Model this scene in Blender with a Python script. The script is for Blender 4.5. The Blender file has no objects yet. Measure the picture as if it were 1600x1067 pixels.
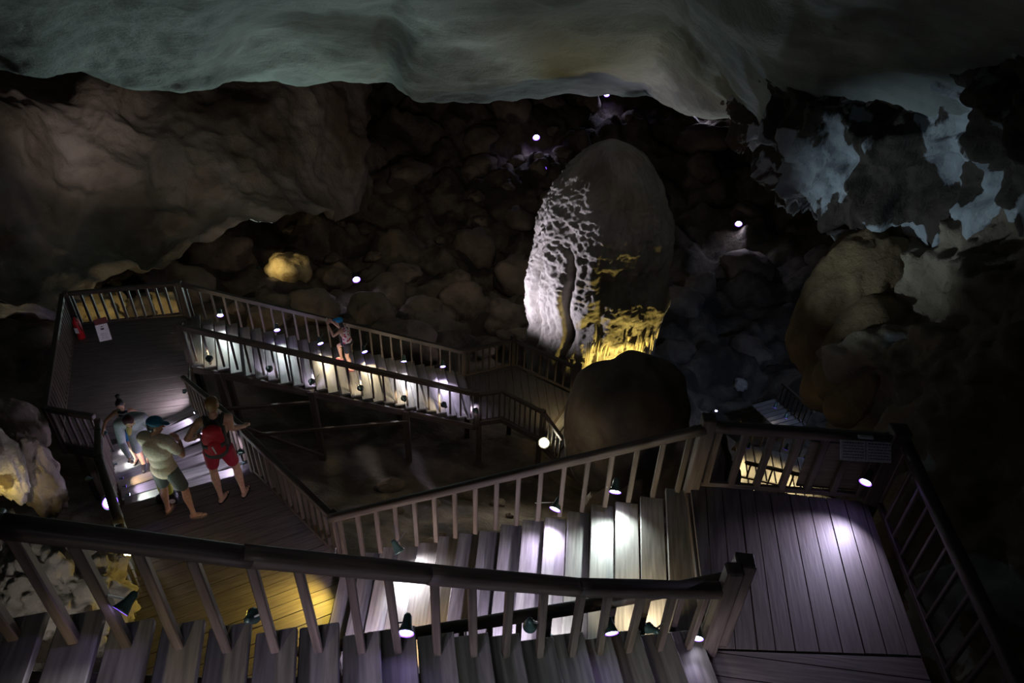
import bpy, bmesh, math, random
import numpy as np
from mathutils import Vector, Matrix, noise, Euler

scene = bpy.context.scene
COL = scene.collection
ZO = 26.0                      # height of the camera above the scene's zero level

# ------------------------------------------------------------------ camera
F_PX = 1067.0
NADIR = (745.0, 2060.0)        # where plumb lines meet in the photograph
_d = (NADIR[0] - 800, NADIR[1] - 533.5)
PITCH = math.atan(F_PX / math.hypot(*_d)); ROLL = math.atan2(-_d[0], _d[1])
cF = Vector((0, math.cos(PITCH), -math.sin(PITCH)))
_R = Vector((1, 0, 0)); _D = -_R.cross(cF)
cX = _R * math.cos(ROLL) - _D * math.sin(ROLL)
cY = _R * math.sin(ROLL) + _D * math.cos(ROLL)
cam_d = bpy.data.cameras.new('camera'); cam = bpy.data.objects.new('camera', cam_d); COL.objects.link(cam)
M = Matrix.Identity(4)
for i in range(3):
    M[i][0] = cX[i]; M[i][1] = -cY[i]; M[i][2] = -cF[i]
M[2][3] = ZO
cam.matrix_world = M
cam_d.sensor_width = 36; cam_d.lens = 36 * F_PX / 1600; cam_d.clip_end = 400; cam_d.clip_start = .05
scene.camera = cam
scene.view_settings.view_transform = 'Standard'; scene.view_settings.look = 'None'
scene.view_settings.gamma = 1; scene.view_settings.use_curve_mapping = False
scene.view_settings.exposure = 0.0
scene.cycles.use_denoising = True
scene.cycles.max_bounces = 4
scene.cycles.diffuse_bounces = 3
scene.cycles.sample_clamp_indirect = 3.0

def ray(u, v): return cF + cX * ((u - 800) / F_PX) + cY * ((v - 533.5) / F_PX)
def Z(z): return z + ZO
def P(u, v, z):                # point of the horizontal level z (below the camera) seen at u, v
    r = ray(u, v); p = r * (z / r.z); return Vector((p.x, p.y, p.z + ZO))
def PD(u, v, d):               # point at distance d
    r = ray(u, v).normalized() * d; return Vector((r.x, r.y, r.z + ZO))
def W(x, y, z): return Vector((x, y, z + ZO))

# ------------------------------------------------------------------ world: the cave is closed, hardly any light
w = bpy.data.worlds.new('world'); scene.world = w; w.use_nodes = True
w.node_tree.nodes['Background'].inputs[0].default_value = (.55, .6, .75, 1)
w.node_tree.nodes['Background'].inputs[1].default_value = 0.0035

def spot(name, loc, aim, col, power, ang=60, blend=.8, size=.3, parent=None):
    l = bpy.data.lights.new(name, 'SPOT'); l.energy = power; l.color = col
    l.spot_size = math.radians(ang); l.spot_blend = blend; l.shadow_soft_size = size
    o = bpy.data.objects.new(name, l); COL.objects.link(o)
    o.matrix_world = Matrix.Translation(loc) @ (Vector(aim) - Vector(loc)).to_track_quat('-Z', 'Y').to_matrix().to_4x4()
    if parent:
        o.parent = parent; o.matrix_parent_inverse = parent.matrix_basis.inverted()
    return o
# unseen spots without fixtures, added to wash the cave with fill light
spot('ceiling_wash', W(-6, 6, -9.6), W(-3, 17, 1.5), (.60, .86, .80), 320, 80, 1, .5)
spot('ceiling_wash', W(-9, 27, -14.5), W(-9, 21, -4), (.58, .80, .76), 1800, 110, 1, .5)
spot('ceiling_wash', W(2.5, 29, -16), W(2, 21, -4), (.62, .80, .84), 2000, 100, 1, .5)
spot('ceiling_wash', W(11, 24, -17), W(8.5, 18.5, -4), (.60, .76, .88), 1500, 75, 1, .3)
spot('overhang_wash', W(1.5, 9.5, -8.5), W(12.5, 13, -.4), (.56, .73, .84), 950, 42, 1, .10)
spot('overhang_wash', W(2.5, 8.5, -8.0), W(11, 9.5, -6.5), (.70, .74, .76), 9, 90, 1, .2)
spot('wall_wash', W(-8.5, 15, -8.0), PD(120, 195, 30), (1, .86, .82), 1150, 31, 1, .25)
spot('wall_wash', W(-10, 20, -10), PD(330, 260, 33), (1, .78, .62), 30, 100, 1, .25)
spot('slope_wash', W(-1, 24, -10), W(0, 44, -17), (1, .84, .70), 420, 130, 1, .3)
spot('slope_wash', W(-7, 19, -9), W(-9, 30, -15), (1, .76, .52), 110, 85, 1, .3)
spot('basin_wash', W(12, 16, -11), W(11, 25, -20), (.42, .58, 1), 900, 72, 1, .3)
spot('ground_wash', W(0, 12, -8.3), W(-1.5, 12, -14), (1, .82, .6), 95, 140, 1, .3)
spot('deck_wash', W(-.8, .1, -.7), W(-.4, 2.3, -4.2), (.84, .84, 1), 62, 84, 1, .5)
spot('boulder_wash', W(.6, 10.2, -9.6), W(2.7, 12, -11), (1, .86, .62), 26, 70, 1, .3)
spot('deck_wash', W(-7, 13, -2), W(-9, 13, -11), (.85, .82, 1), 12, 110, 1, .6)
spot('column_wash', W(8.2, 10, -8), W(10.5, 12.5, -8.5), (1, .68, .30), 110, 120, 1, .4)

# ------------------------------------------------------------------ materials
def mat(name, rough=.8):
    m = bpy.data.materials.new(name); m.use_nodes = True
    nt = m.node_tree; b = nt.nodes['Principled BSDF']; b.inputs['Roughness'].default_value = rough
    return m, nt, b
def rgb(c): return (c[0], c[1], c[2], 1)
def flat(name, c, rough=.7, metal=0):
    m, nt, b = mat(name, rough)
    b.inputs['Metallic'].default_value = metal
    n = nt.nodes.new('ShaderNodeTexNoise'); n.inputs['Scale'].default_value = 35; n.inputs['Detail'].default_value = 4
    t = nt.nodes.new('ShaderNodeTexCoord'); nt.links.new(t.outputs['Object'], n.inputs['Vector'])
    r = nt.nodes.new('ShaderNodeValToRGB'); r.color_ramp.elements[0].position = .3; r.color_ramp.elements[1].position = .7
    r.color_ramp.elements[0].color = rgb([x * .8 for x in c]); r.color_ramp.elements[1].color = rgb([min(1, x * 1.12) for x in c])
    nt.links.new(n.outputs['Fac'], r.inputs['Fac']); nt.links.new(r.outputs['Color'], b.inputs['Base Color'])
    return m
def rock_mat(name, c1, c2, stain=None, scale=.35, stain_scale=.16, lo=.50, hi=.56, bump=.6, rough=.82, stretch=(1, 1, 1), fine=1.0):
    m, nt, b = mat(name, rough)
    N = nt.nodes.new; L = nt.links.new
    t = N('ShaderNodeTexCoord'); mp = N('ShaderNodeMapping'); mp.inputs['Scale'].default_value = stretch
    L(t.outputs['Object'], mp.inputs['Vector'])
    n = N('ShaderNodeTexNoise'); n.inputs['Scale'].default_value = scale; n.inputs['Detail'].default_value = 9; n.inputs['Roughness'].default_value = .62
    L(mp.outputs['Vector'], n.inputs['Vector'])
    r = N('ShaderNodeValToRGB'); r.color_ramp.elements[0].position = .36; r.color_ramp.elements[1].position = .64
    r.color_ramp.elements[0].color = rgb(c1); r.color_ramp.elements[1].color = rgb(c2)
    L(n.outputs['Fac'], r.inputs['Fac'])
    last = r.outputs['Color']
    if stain:
        s = N('ShaderNodeTexNoise'); s.inputs['Scale'].default_value = stain_scale; s.inputs['Detail'].default_value = 6; s.inputs['Distortion'].default_value = .5
        L(mp.outputs['Vector'], s.inputs['Vector'])
        sr = N('ShaderNodeMapRange'); sr.inputs['From Min'].default_value = lo; sr.inputs['From Max'].default_value = hi
        L(s.outputs['Fac'], sr.inputs['Value'])
        mx = N('ShaderNodeMix'); mx.data_type = 'RGBA'; mx.inputs['B'].default_value = rgb(stain)
        L(sr.outputs['Result'], mx.inputs['Factor']); L(last, mx.inputs['A']); last = mx.outputs['Result']
    L(last, b.inputs['Base Color'])
    f1 = N('ShaderNodeTexNoise'); f1.inputs['Scale'].default_value = 2.2 * fine; f1.inputs['Detail'].default_value = 10; f1.inputs['Roughness'].default_value = .7
    L(mp.outputs['Vector'], f1.inputs['Vector'])
    bp = N('ShaderNodeBump'); bp.inputs['Strength'].default_value = bump; bp.inputs['Distance'].default_value = .25 / fine
    L(f1.outputs['Fac'], bp.inputs['Height']); L(bp.outputs['Normal'], b.inputs['Normal'])
    return m
def wood_mat(name, c1, c2, rough=.55, sc=9.0, bump=.25):
    m, nt, b = mat(name, rough)
    N = nt.nodes.new; L = nt.links.new
    t = N('ShaderNodeTexCoord'); mp = N('ShaderNodeMapping'); mp.inputs['Scale'].default_value = (.7, 9, 9)
    oi = N('ShaderNodeObjectInfo')
    ad = N('ShaderNodeVectorMath'); ad.operation = 'ADD'; sc_ = N('ShaderNodeVectorMath'); sc_.operation = 'SCALE'; sc_.inputs['Scale'].default_value = 40
    cx = N('ShaderNodeCombineXYZ'); L(oi.outputs['Random'], cx.inputs['X']); L(oi.outputs['Random'], cx.inputs['Y'])
    L(cx.outputs[0], sc_.inputs[0]); L(t.outputs['Object'], ad.inputs[0]); L(sc_.outputs[0], ad.inputs[1])
    L(ad.outputs[0], mp.inputs['Vector'])
    n = N('ShaderNodeTexNoise'); n.inputs['Scale'].default_value = sc * .35; n.inputs['Detail'].default_value = 8; n.inputs['Distortion'].default_value = .3
    L(mp.outputs['Vector'], n.inputs['Vector'])
    r = N('ShaderNodeValToRGB'); r.color_ramp.elements[0].position = .3; r.color_ramp.elements[1].position = .72
    r.color_ramp.elements[0].color = rgb(c1); r.color_ramp.elements[1].color = rgb(c2)
    L(n.outputs['Fac'], r.inputs['Fac'])
    hv = N('ShaderNodeHueSaturation'); mr = N('ShaderNodeMapRange'); mr.inputs['To Min'].default_value = .72; mr.inputs['To Max'].default_value = 1.25
    L(oi.outputs['Random'], mr.inputs['Value']); L(mr.outputs['Result'], hv.inputs['Value']); L(r.outputs['Color'], hv.inputs['Color'])
    L(hv.outputs['Color'], b.inputs['Base Color'])
    bp = N('ShaderNodeBump'); bp.inputs['Strength'].default_value = bump; bp.inputs['Distance'].default_value = .01
    L(n.outputs['Fac'], bp.inputs['Height']); L(bp.outputs['Normal'], b.inputs['Normal'])
    return m
def emis(name, c, s):
    m, nt, b = mat(name)
    b.inputs['Base Color'].default_value = rgb(c); b.inputs['Emission Color'].default_value = rgb(c); b.inputs['Emission Strength'].default_value = s
    return m
M_CEIL = rock_mat('ceiling_rock', (.17, .19, .18), (.40, .43, .41), (.075, .065, .055), .22, .09, .50, .60, .7, stretch=(.8, 1, 1))
M_OVER = rock_mat('overhang_rock', (.16, .18, .20), (.46, .50, .54), (.045, .032, .024), .9, .75, .50, .515, 1.0, stretch=(1, 1, .55), fine=1.3)
M_WALLR = rock_mat('brown_wall_rock', (.12, .09, .06), (.30, .24, .17), (.36, .37, .38), .4, .35, .63, .65, 1.0, fine=1.4)
M_WALLL = rock_mat('left_wall_rock', (.20, .16, .12), (.44, .38, .34), (.14, .10, .07), .3, .2, .50, .62, .8)
M_FLOOR = rock_mat('floor_rock', (.07, .055, .042), (.20, .16, .12), (.05, .04, .03), .8, .5, .5, .6, 1.0, fine=1.6)
M_BOULD = rock_mat('boulder_rock', (.12, .092, .07), (.28, .22, .17), (.08, .06, .05), .6, .5, .52, .6, .8, fine=1.4)
M_DBOULD = rock_mat('dark_boulder_rock', (.09, .07, .05), (.19, .15, .105), (.06, .05, .04), .9, .6, .52, .6, .8, fine=1.8)
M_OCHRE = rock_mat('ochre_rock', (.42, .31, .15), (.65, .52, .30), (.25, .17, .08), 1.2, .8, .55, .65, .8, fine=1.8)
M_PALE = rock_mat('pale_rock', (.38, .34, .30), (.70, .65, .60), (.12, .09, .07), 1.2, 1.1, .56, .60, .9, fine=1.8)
M_STAL = rock_mat('stalagmite_rock', (.27, .24, .20), (.46, .42, .37), (.16, .13, .09), .8, .5, .56, .68, .8, stretch=(1, 1, .6), fine=1.5)
M_DRIP = rock_mat('dripstone_rock', (.42, .36, .26), (.62, .54, .38), None, 1.2, bump=.6, stretch=(1, 1, .3), fine=1.8)
M_MUD = rock_mat('column_rock', (.14, .095, .045), (.28, .20, .095), (.13, .08, .05), .9, .4, .52, .62, .8, fine=1.4)
M_WOOD = wood_mat('dark_wood', (.045, .034, .028), (.12, .09, .075), .5)
M_TREAD = wood_mat('tread_wood', (.11, .10, .095), (.235, .215, .20), .5)
M_DECK = wood_mat('deck_wood', (.085, .07, .066), (.17, .145, .135), .5)
M_CUT = wood_mat('weathered_wood', (.052, .038, .028), (.11, .084, .062), .6)
M_LAMP = flat('lamp_enamel', (.045, .085, .08), .35, .4)
M_STEEL = flat('bracket_steel', (.35, .36, .36), .35, .8)
M_LENS = emis('lit_lens', (.86, .84, 1), 26)
M_LENSB = emis('lit_blue_lens', (.50, .42, 1), 22)
M_LENSY = emis('lit_warm_lens', (1, .86, .5), 26)
M_OFF = flat('unlit_lens', (.3, .32, .33), .15)
M_SIGN = flat('sign_paint', (.52, .54, .58), .5)
M_INK = flat('sign_ink', (.06, .06, .07), .6)
M_WHITE = flat('white_board', (.80, .77, .80), .5)
M_RED = flat('red_enamel', (.50, .015, .02), .35)
M_BLACK = flat('black_rubber', (.012, .012, .013), .5)

# ------------------------------------------------------------------ object helpers
def tag(o, label=None, cat=None, group=None, kind=None):
    if label: o['label'] = label
    if cat: o['category'] = cat
    if group: o['group'] = group
    if kind: o['kind'] = kind
    return o
def root(name, loc, label, cat, group=None, rotz=0):
    o = bpy.data.objects.new(name, None); COL.objects.link(o); o.location = loc; o.rotation_euler = (0, 0, rotz)
    o.empty_display_size = .1
    return tag(o, label, cat, group)
def child(o, parent):
    o.parent = parent
    o.matrix_parent_inverse = wm(parent).inverted()
    return o
def wm(o):
    loc = o.matrix_basis
    if o.parent: return wm(o.parent) @ o.matrix_parent_inverse @ loc
    return loc
def mesh_of(bm, name='mesh'):
    bmesh.ops.recalc_face_normals(bm, faces=bm.faces)
    me = bpy.data.meshes.new(name); bm.to_mesh(me); bm.free(); return me
def put(name, bm, m, parent=None, mw=None, smooth=False):
    me = mesh_of(bm, name)
    if m: me.materials.append(m)
    for p in me.polygons: p.use_smooth = smooth
    o = bpy.data.objects.new(name, me); COL.objects.link(o)
    if mw is not None: o.matrix_basis = mw
    if parent: child(o, parent)
    return o
def box(bm, c, s, rot=None, bev=0):
    r = bmesh.ops.create_cube(bm, size=1)
    vs = r['verts']
    mt = Matrix.Translation(c) @ (rot.to_4x4() if rot is not None else Matrix.Identity(4)) @ Matrix.Diagonal((*s, 1))
    bmesh.ops.transform(bm, matrix=mt, verts=vs)
    if bev:
        es = list({e for v in vs for e in v.link_edges})
        bmesh.ops.bevel(bm, geom=es, offset=bev, segments=1, affect='EDGES')
def frame_x(p, q, up=Vector((0, 0, 1))):
    x = (q - p).normalized(); y = up.cross(x)
    if y.length < 1e-4: y = Vector((0, 1, 0)).cross(x)
    y.normalize(); z = x.cross(y)
    m = Matrix((x, y, z)).transposed().to_4x4(); m.translation = (p + q) / 2
    return m
_beam_cache = {}
def beam(name, p, q, wd, ht, m, parent=None, up=Vector((0, 0, 1)), bev=.008, wob=0, seed=0):
    """a squared timber from p to q, length along local x"""
    p = Vector(p); q = Vector(q); L = (q - p).length
    key = (round(L, 2), wd, ht, m.name, bev, wob)
    me = None if wob else _beam_cache.get(key)
    if me is None:
        bm = bmesh.new()
        n = max(1, int(L / .12)) if wob else 1
        if wob:
            rings = []
            prof = []
            for k in range(12):
                a = 2 * math.pi * k / 12
                cx_, sx_ = math.cos(a), math.sin(a)
                pw = .55
                prof.append((math.copysign(abs(cx_) ** pw, cx_) * wd / 2, math.copysign(abs(sx_) ** pw, sx_) * ht / 2))
            for i in range(n + 1):
                x = -L / 2 + L * i / n; ring = []
                for (y, z) in prof:
                    d = noise.noise(Vector((x * 2.3 + seed * 7, y * 9, z * 9 + seed))) * wob
                    d2 = noise.noise(Vector((x * .8 + seed * 3, seed * 2, 5))) * wob * 1.2
                    ring.append(bm.verts.new((x, y * (1 + d * 6) + d2, z * (1 + d * 6) + d2)))
                rings.append(ring)
            for i in range(n):
                for k in range(12):
                    bm.faces.new((rings[i][k], rings[i][(k + 1) % 12], rings[i + 1][(k + 1) % 12], rings[i + 1][k]))
            bm.faces.new(rings[0]); bm.faces.new(rings[-1])
        else:
            box(bm, (0, 0, 0), (L, wd, ht), None, bev)
        me = mesh_of(bm, name); me.materials.append(m)
        if wob:
            for pl in me.polygons: pl.use_smooth = True
        else: _beam_cache[key] = me
    o = bpy.data.objects.new(name, me); COL.objects.link(o); o.matrix_basis = frame_x(p, q, up)
    if parent: child(o, parent)
    return o
def lerp(a, b, t): return a + (b - a) * t
def pline(pts, t):
    n = len(pts) - 1; t = max(0, min(1, t)) * n; i = min(n - 1, int(t)); return lerp(pts[i], pts[i + 1], t - i)

# ------------------------------------------------------------------ walkways
def tread(p_back, p_front, going, z, parent, m=None, th=.055, gap=.012):
    """one step board; runs from its back end to its front end"""
    a = Vector((p_back.x, p_back.y, z - th / 2)); b = Vector((p_front.x, p_front.y, z - th / 2))
    return beam('tread', a, b, going - gap, th, m or M_TREAD, parent, bev=.007)
def stringer(pts, parent, wd=.07, ht=.20, drop=.30):
    for i in range(len(pts) - 1):
        a = pts[i] - Vector((0, 0, drop)); b = pts[i + 1] - Vector((0, 0, drop))
        beam('stringer', a, b, wd, ht, M_WOOD, parent)
def deck(name, poly, z, plank_az, pw, label, m=None, posts=(), gz=None, th=.05, rand=0):
    """landing: boards cut to the outline poly (list of xy), boards run along azimuth plank_az (degrees from +y to +x)"""
    rnd = random.Random(rand)
    c = Vector((sum(p[0] for p in poly) / len(poly), sum(p[1] for p in poly) / len(poly), Z(z)))
    r = root(name, c, label, 'landing')
    a = math.radians(plank_az); d = Vector((math.sin(a), math.cos(a))); n = Vector((d.y, -d.x))
    bm = bmesh.new()
    ss = [Vector(p).dot(n) for p in poly]; s = min(ss)
    while s < max(ss):
        e = s + pw * rnd.uniform(.85, 1.15)
        pg = [Vector(p) for p in poly]
        for (sg, lim) in ((1, s + .006), (-1, -(e - .006))):
            out = []
            for i in range(len(pg)):
                A, B = pg[i], pg[(i + 1) % len(pg)]
                fa, fb = sg * A.dot(n) - lim, sg * B.dot(n) - lim
                if fa >= 0: out.append(A)
                if fa * fb < 0: out.append(A + (B - A) * (fa / (fa - fb)))
            pg = out
            if len(pg) < 3: break
        if len(pg) >= 3:
            dz = rnd.uniform(-.004, .004)
            lo = [bm.verts.new((p.x - c.x, p.y - c.y, -th + dz)) for p in pg]
            hi = [bm.verts.new((p.x - c.x, p.y - c.y, dz)) for p in pg]
            k = len(pg)
            bm.faces.new(hi); bm.faces.new(lo[::-1])
            for i in range(k): bm.faces.new((lo[i], lo[(i + 1) % k], hi[(i + 1) % k], hi[i]))
        s = e
    mm = m or M_DECK
    # keep grain along the boards: mesh is turned so that local x is the board direction
    ang = math.atan2(d.y, d.x); R = Matrix.Rotation(ang, 4, 'Z')
    bmesh.ops.transform(bm, matrix=R.inverted(), verts=bm.verts)
    put('decking', bm, mm, r, Matrix.Translation(c) @ R)
    for i in range(len(poly)):
        A = Vector((*poly[i], Z(z) - th - .10)); B = Vector((*poly[(i + 1) % len(poly)], Z(z) - th - .10))
        if (B - A).length > .3: beam('edge_beam', A, B, .08, .18, M_WOOD, r)
    for (x, y, zb) in posts:
        beam('support_post', Vector((x, y, Z(zb))), Vector((x, y, Z(z) - th - .02)), .16, .16, M_WOOD, r)
    return r
def railing(name, label, pts, n, h=.98, post=(), bal=.055, rail=(.11, .10), bottom=None, m=None, hm=None, group=None, wob=.0, rail_ext=(0, 0), skip=(), lean=0, seed=1, at=None):
    """pts: foot polyline (world). n balusters per metre-agnostic count over the whole line."""
    m = m or M_WOOD; hm = hm or M_WOOD
    r = root(name, pts[0], label, 'railing', group)
    up = Vector((0, 0, h))
    for i in range(len(pts) - 1):
        a, b = pts[i] + up, pts[i + 1] + up
        if i == 0: a = a - (b - a).normalized() * rail_ext[0]
        if i == len(pts) - 2: b = b + (b - a).normalized() * rail_ext[1]
        beam('handrail', a, b, rail[0], rail[1], hm, r, wob=wob, seed=seed + i)
        if bottom is not None:
            beam('bottom_rail', pts[i] + Vector((0, 0, bottom)), pts[i + 1] + Vector((0, 0, bottom)), .06, .07, m, r)
    lens = [(pts[i + 1] - pts[i]).length for i in range(len(pts) - 1)]; T = sum(lens)
    def at_s(s):
        for i, l in enumerate(lens):
            if s <= l + 1e-6: return lerp(pts[i], pts[i + 1], s / l)
            s -= l
        return pts[-1].copy()
    ts = at if at else [(k + .5) / n for k in range(n)]
    for k, t in enumerate(ts):
        if k in skip: continue
        p = at_s(T * t)
        top = p + up - Vector((0, 0, rail[1] * .4))
        d = (pts[-1] - pts[0]); d.z = 0; d.normalize()
        beam('baluster', p + Vector((0, 0, bottom or 0)), top, bal, bal, m, r, up=d)
    for (i, hh, s) in post:
        p = pts[i]; d = (pts[min(i + 1, len(pts) - 1)] - pts[max(i - 1, 0)]); d.z = 0; d.normalize()
        beam('post', p - Vector((0, 0, .25)), p + Vector((0, 0, hh)), s, s, m, r, up=d, bev=.012)
    return r

zB, zD, zF, zH = -6.25, -8.8, -10.4, -13.5
# --- landing B (right foreground)
B_L = Vector((2.28, 5.88)); B_L2 = Vector((2.02, 3.86))
deck('wooden_landing', [(2.28, 6.0), (4.40, 5.80), (4.13, 3.82), (2.05, 3.82)], zB, 9.5, .205,
     'dark plank landing in the right foreground with a lamp pool on its boards', posts=((2.3, 5.9, -11), (4.3, 5.7, -11), (4.1, 3.9, -10.5)), rand=3)
deck('wooden_landing', [(1.95, 3.79), (4.12, 3.79), (3.85, 1.4), (1.62, 1.75)], zB, 96, .22,
     'dark plank landing at the bottom right corner where the nearest steps end', posts=((3.8, 1.6, -10.5),), rand=5)
# --- flight A (nearest)
xs = [116, 199, 280, 355, 430, 498, 565, 622, 683, 740, 790, 843, 893, 936, 981, 1030, 1075]
ys = [1000, 1005, 1009, 1014, 1014, 1015, 1016, 1017, 1019, 1022, 1023, 1023, 1022, 1019, 1016, 1013, 1011]
feetA = [P(u, v, zB + .14 * (17 - i)) for i, (u, v) in enumerate(zip(xs, ys))]
for k in range(1, 6):
    feetA.insert(0, feetA[0] + Vector((-.255, -.075, .14)))
flA = root('staircase', feetA[-1], 'nearest wooden steps crossing the bottom of the picture, each a broad grey board', 'staircase')
frontA = []
for i, p in enumerate(feetA):
    t = i / (len(feetA) - 1); az = math.radians(-17 + 9 * t); d = Vector((math.sin(az), math.cos(az), 0))
    nb = p + d * (.17 + .03 * math.sin(i * 2.7)); fr = p - d * 1.95; frontA.append(fr)
    nxt = feetA[min(i + 1, len(feetA) - 1)]; prv = feetA[max(i - 1, 0)]
    g = (Vector((nxt.x - prv.x, nxt.y - prv.y)).length / (2 if 0 < i < len(feetA) - 1 else 1))
    tread(nb, fr, g + .012, p.z, flA)
stringer([feetA[0] + Vector((0, -.12, 0)), feetA[8] + Vector((0, -.12, 0)), feetA[-1] + Vector((0, -.12, 0))], flA)
stringer([frontA[0], frontA[8], frontA[-1]], flA)
# railing of flight A: balusters stand on the boards
zr = 1.05
rA = root('stair_railing', feetA[-1], 'nearest heavy log handrail running across the whole foreground', 'railing')
ptsA = [feetA[0], feetA[5], feetA[9], feetA[13], feetA[17], feetA[21]]
for i in range(5):
    a = ptsA[i] + Vector((0, 0, zr - .03 * i)); b = ptsA[i + 1] + Vector((0, 0, zr - .03 * (i + 1)))
    if i == 4: b = b + (b - a).normalized() * .25
    e = (b - a).normalized() * .03
    beam('handrail', a - e, b + e, .12 + .003 * i, .098 + .008 * i, M_WOOD, rA, wob=.006, seed=i + 2)
for i, p in enumerate(feetA):
    d = Vector((.95, .3, 0)).normalized()
    beam('baluster', p, p + Vector((0, 0, zr - .05 - .15 * i / 21)) + d * .02 * math.sin(i * 3.1), .068, .06, M_WOOD, rA, up=d)
pA = feetA[-1] + Vector((.22, .06, -.14))
beam('post', pA - Vector((0, 0, .3)), pA + Vector((0, 0, 1.28)), .15, .15, M_WOOD, rA, bev=.02)
# --- flight C (lit, second)
nC = 17
Cb0 = W(2.28, 5.90, zB); Cb1 = W(-2.42, 6.50, zB - .15 * nC)
C_back = [W(2.28, 5.90, zB), W(.85, 6.08, zB - .15 * nC * .304), W(-.63, 6.20, zB - .15 * nC * .62), W(-2.42, 6.55, zB - .15 * nC)]
flC = root('staircase', Cb1, 'brightly lamp-lit wooden steps going down from the right landing to the left landing', 'staircase')
Cpt = lambda t: lerp(Cb0, Cb1, t) + Vector((0, .10 * math.sin(math.pi * t) * (-.3), 0))
C_feet = []; C_front = []
for k in range(1, nC):
    t = (k - .5) / (nC - 1); pb = Cpt(t); z = Z(zB) - .15 * k
    az = math.radians(8.0 - 10.5 * t); d = Vector((math.sin(az), math.cos(az), 0))
    w_ = 2.0 - .05 * t
    fr = pb - d * w_; C_feet.append(Vector((pb.x, pb.y, z))); C_front.append(Vector((fr.x, fr.y, z)))
    tread(pb + d * (.10 + .03 * math.sin(k * 1.9)), fr - d * .05, 4.72 / (nC - 1) + .004, z, flC)
stringer([Cb0 + Vector((0, 0, -.1)), Cb1], flC); 
stringer([C_front[0], C_front[8], C_front[-1]], flC)
for q in (C_feet[4], C_front[4], C_feet[10], C_front[10]):
    beam('support_post', Vector((q.x, q.y, Z(-12.5))), q - Vector((0, 0, .2)), .14, .14, M_WOOD, flC)
rCb = railing('stair_railing', 'brown log railing behind the brightly lit steps, rising to a tall post', 
        [Cb0 + Vector((-.02, .02, 0)), C_feet[-1] + Vector((-.25, .05, -.1))], 17, h=.98, bal=.062, wob=.010, rail=(.12, .11), m=M_CUT, hm=M_CUT, seed=11)
rCf = railing('stair_railing', 'black railing in front of the lit steps, seen under the nearest handrail',
        [W(2.16, 3.93, zB), C_front[4] + Vector((0, 0, 0)), C_front[-1] + Vector((-.2, -.02, -.1))], 15, h=.98, bal=.06, wob=.008, rail=(.12, .11), post=((0, 1.22, .17),), seed=13)
# --- fences of landing B
fB = railing('landing_fence', 'dark fence along the back of the right landing, a grey sign on its rail',
        [W(2.30, 5.98, zB), W(4.44, 5.86, zB)], 7, h=.98, post=((0, 1.12, .16), (1, 1.15, .2)), bal=.075, rail=(.13, .13), bottom=.05, wob=.006, seed=17)
railing('landing_fence', 'dark fence on the right edge of the right landing beside the cave wall',
        [W(4.52, 5.86, zB), W(4.12, 2.6, zB), W(3.95, 1.4, zB)], 17, h=.98, bal=.045, rail=(.13, .12), bottom=.06, wob=.006, seed=19)
# --- landing D
deck('wooden_landing', [(-6.30, 7.50), (-4.47, 8.36), (-2.44, 6.62), (-2.42, 4.5), (-4.5, 4.2), (-5.05, 5.3)], zD, 62, .21,
     'plank landing on the left under two visitors, its near corner lit yellow', m=M_DECK, posts=((-6.1, 7.4, -12), (-2.6, 6.5, -12.5), (-4.9, 5.4, -11.5), (-2.6, 4.6, -12)), rand=8)
railing('landing_fence', 'dark close-set fence on the far side of the left landing, ending at a corner post',
        [W(-4.42, 8.38, zD), W(-2.50, 6.62, zD)], 14, h=.92, bal=.05, post=((0, 1.0, .1), (1, 1.05, .13)), rail=(.10, .10), m=M_CUT, bottom=.05, seed=23)
railing('landing_fence', 'dark fence on the near left edge of the left landing, behind the nearest handrail',
        [W(-5.48, 6.35, zD), W(-5.05, 5.3, zD), W(-4.5, 4.3, zD)], 9, h=.92, bal=.05, rail=(.10, .10), seed=29)
# --- flight E
nE = 9
EL0, EL1 = W(-6.22, 7.58, zD), W(-8.42, 10.3, zF); ER0, ER1 = W(-4.47, 8.40, zD), W(-7.28, 11.72, zF)
flE = root('staircase', EL1, 'wooden steps going down from the left landing, striped by lamp light, visitors on them', 'staircase')
for k in range(1, nE):
    t = (k - .5) / (nE - 1); a = lerp(EL0, EL1, t); b = lerp(ER0, ER1, t); z = Z(zD) - k * (zD - zF) / nE
    dd = (b - a); dd.z = 0; dd.normalize()
    dy = (lerp(EL0, EL1, t + .5 / (nE - 1)) - lerp(EL0, EL1, t - .5 / (nE - 1))); dy.z = 0
    tread(a - dd * .06, b + dd * .06, dy.length, z, flE, gap=.20)  # widened gaps stand in for the shadow bands between treads
stringer([EL0, EL1], flE); stringer([ER0, ER1], flE)
for q, zb in ((lerp(EL0, EL1, .5), -12.8), (lerp(ER0, ER1, .5), -13)):
    beam('support_post', Vector((q.x, q.y, Z(zb))), q - Vector((0, 0, .2)), .15, .15, M_WOOD, flE)
railing('stair_railing', 'dark worn railing on the left of the striped steps, a visitor holding its top', [W(-8.25, 10.15, zF), W(-6.42, 7.6, zD), W(-5.50, 6.38, zD)], 16, h=.95,
        rail=(.13, .12), bal=.05, wob=.008, post=((0, 1.02, .14),), seed=31)
railing('stair_railing', 'pale-topped railing on the right of the striped steps', [W(-7.20, 11.70, zF), W(-4.45, 8.45, zD)], 14, h=.95, bal=.045, rail=(.09, .09), hm=M_CUT, m=M_CUT, seed=37)
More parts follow.
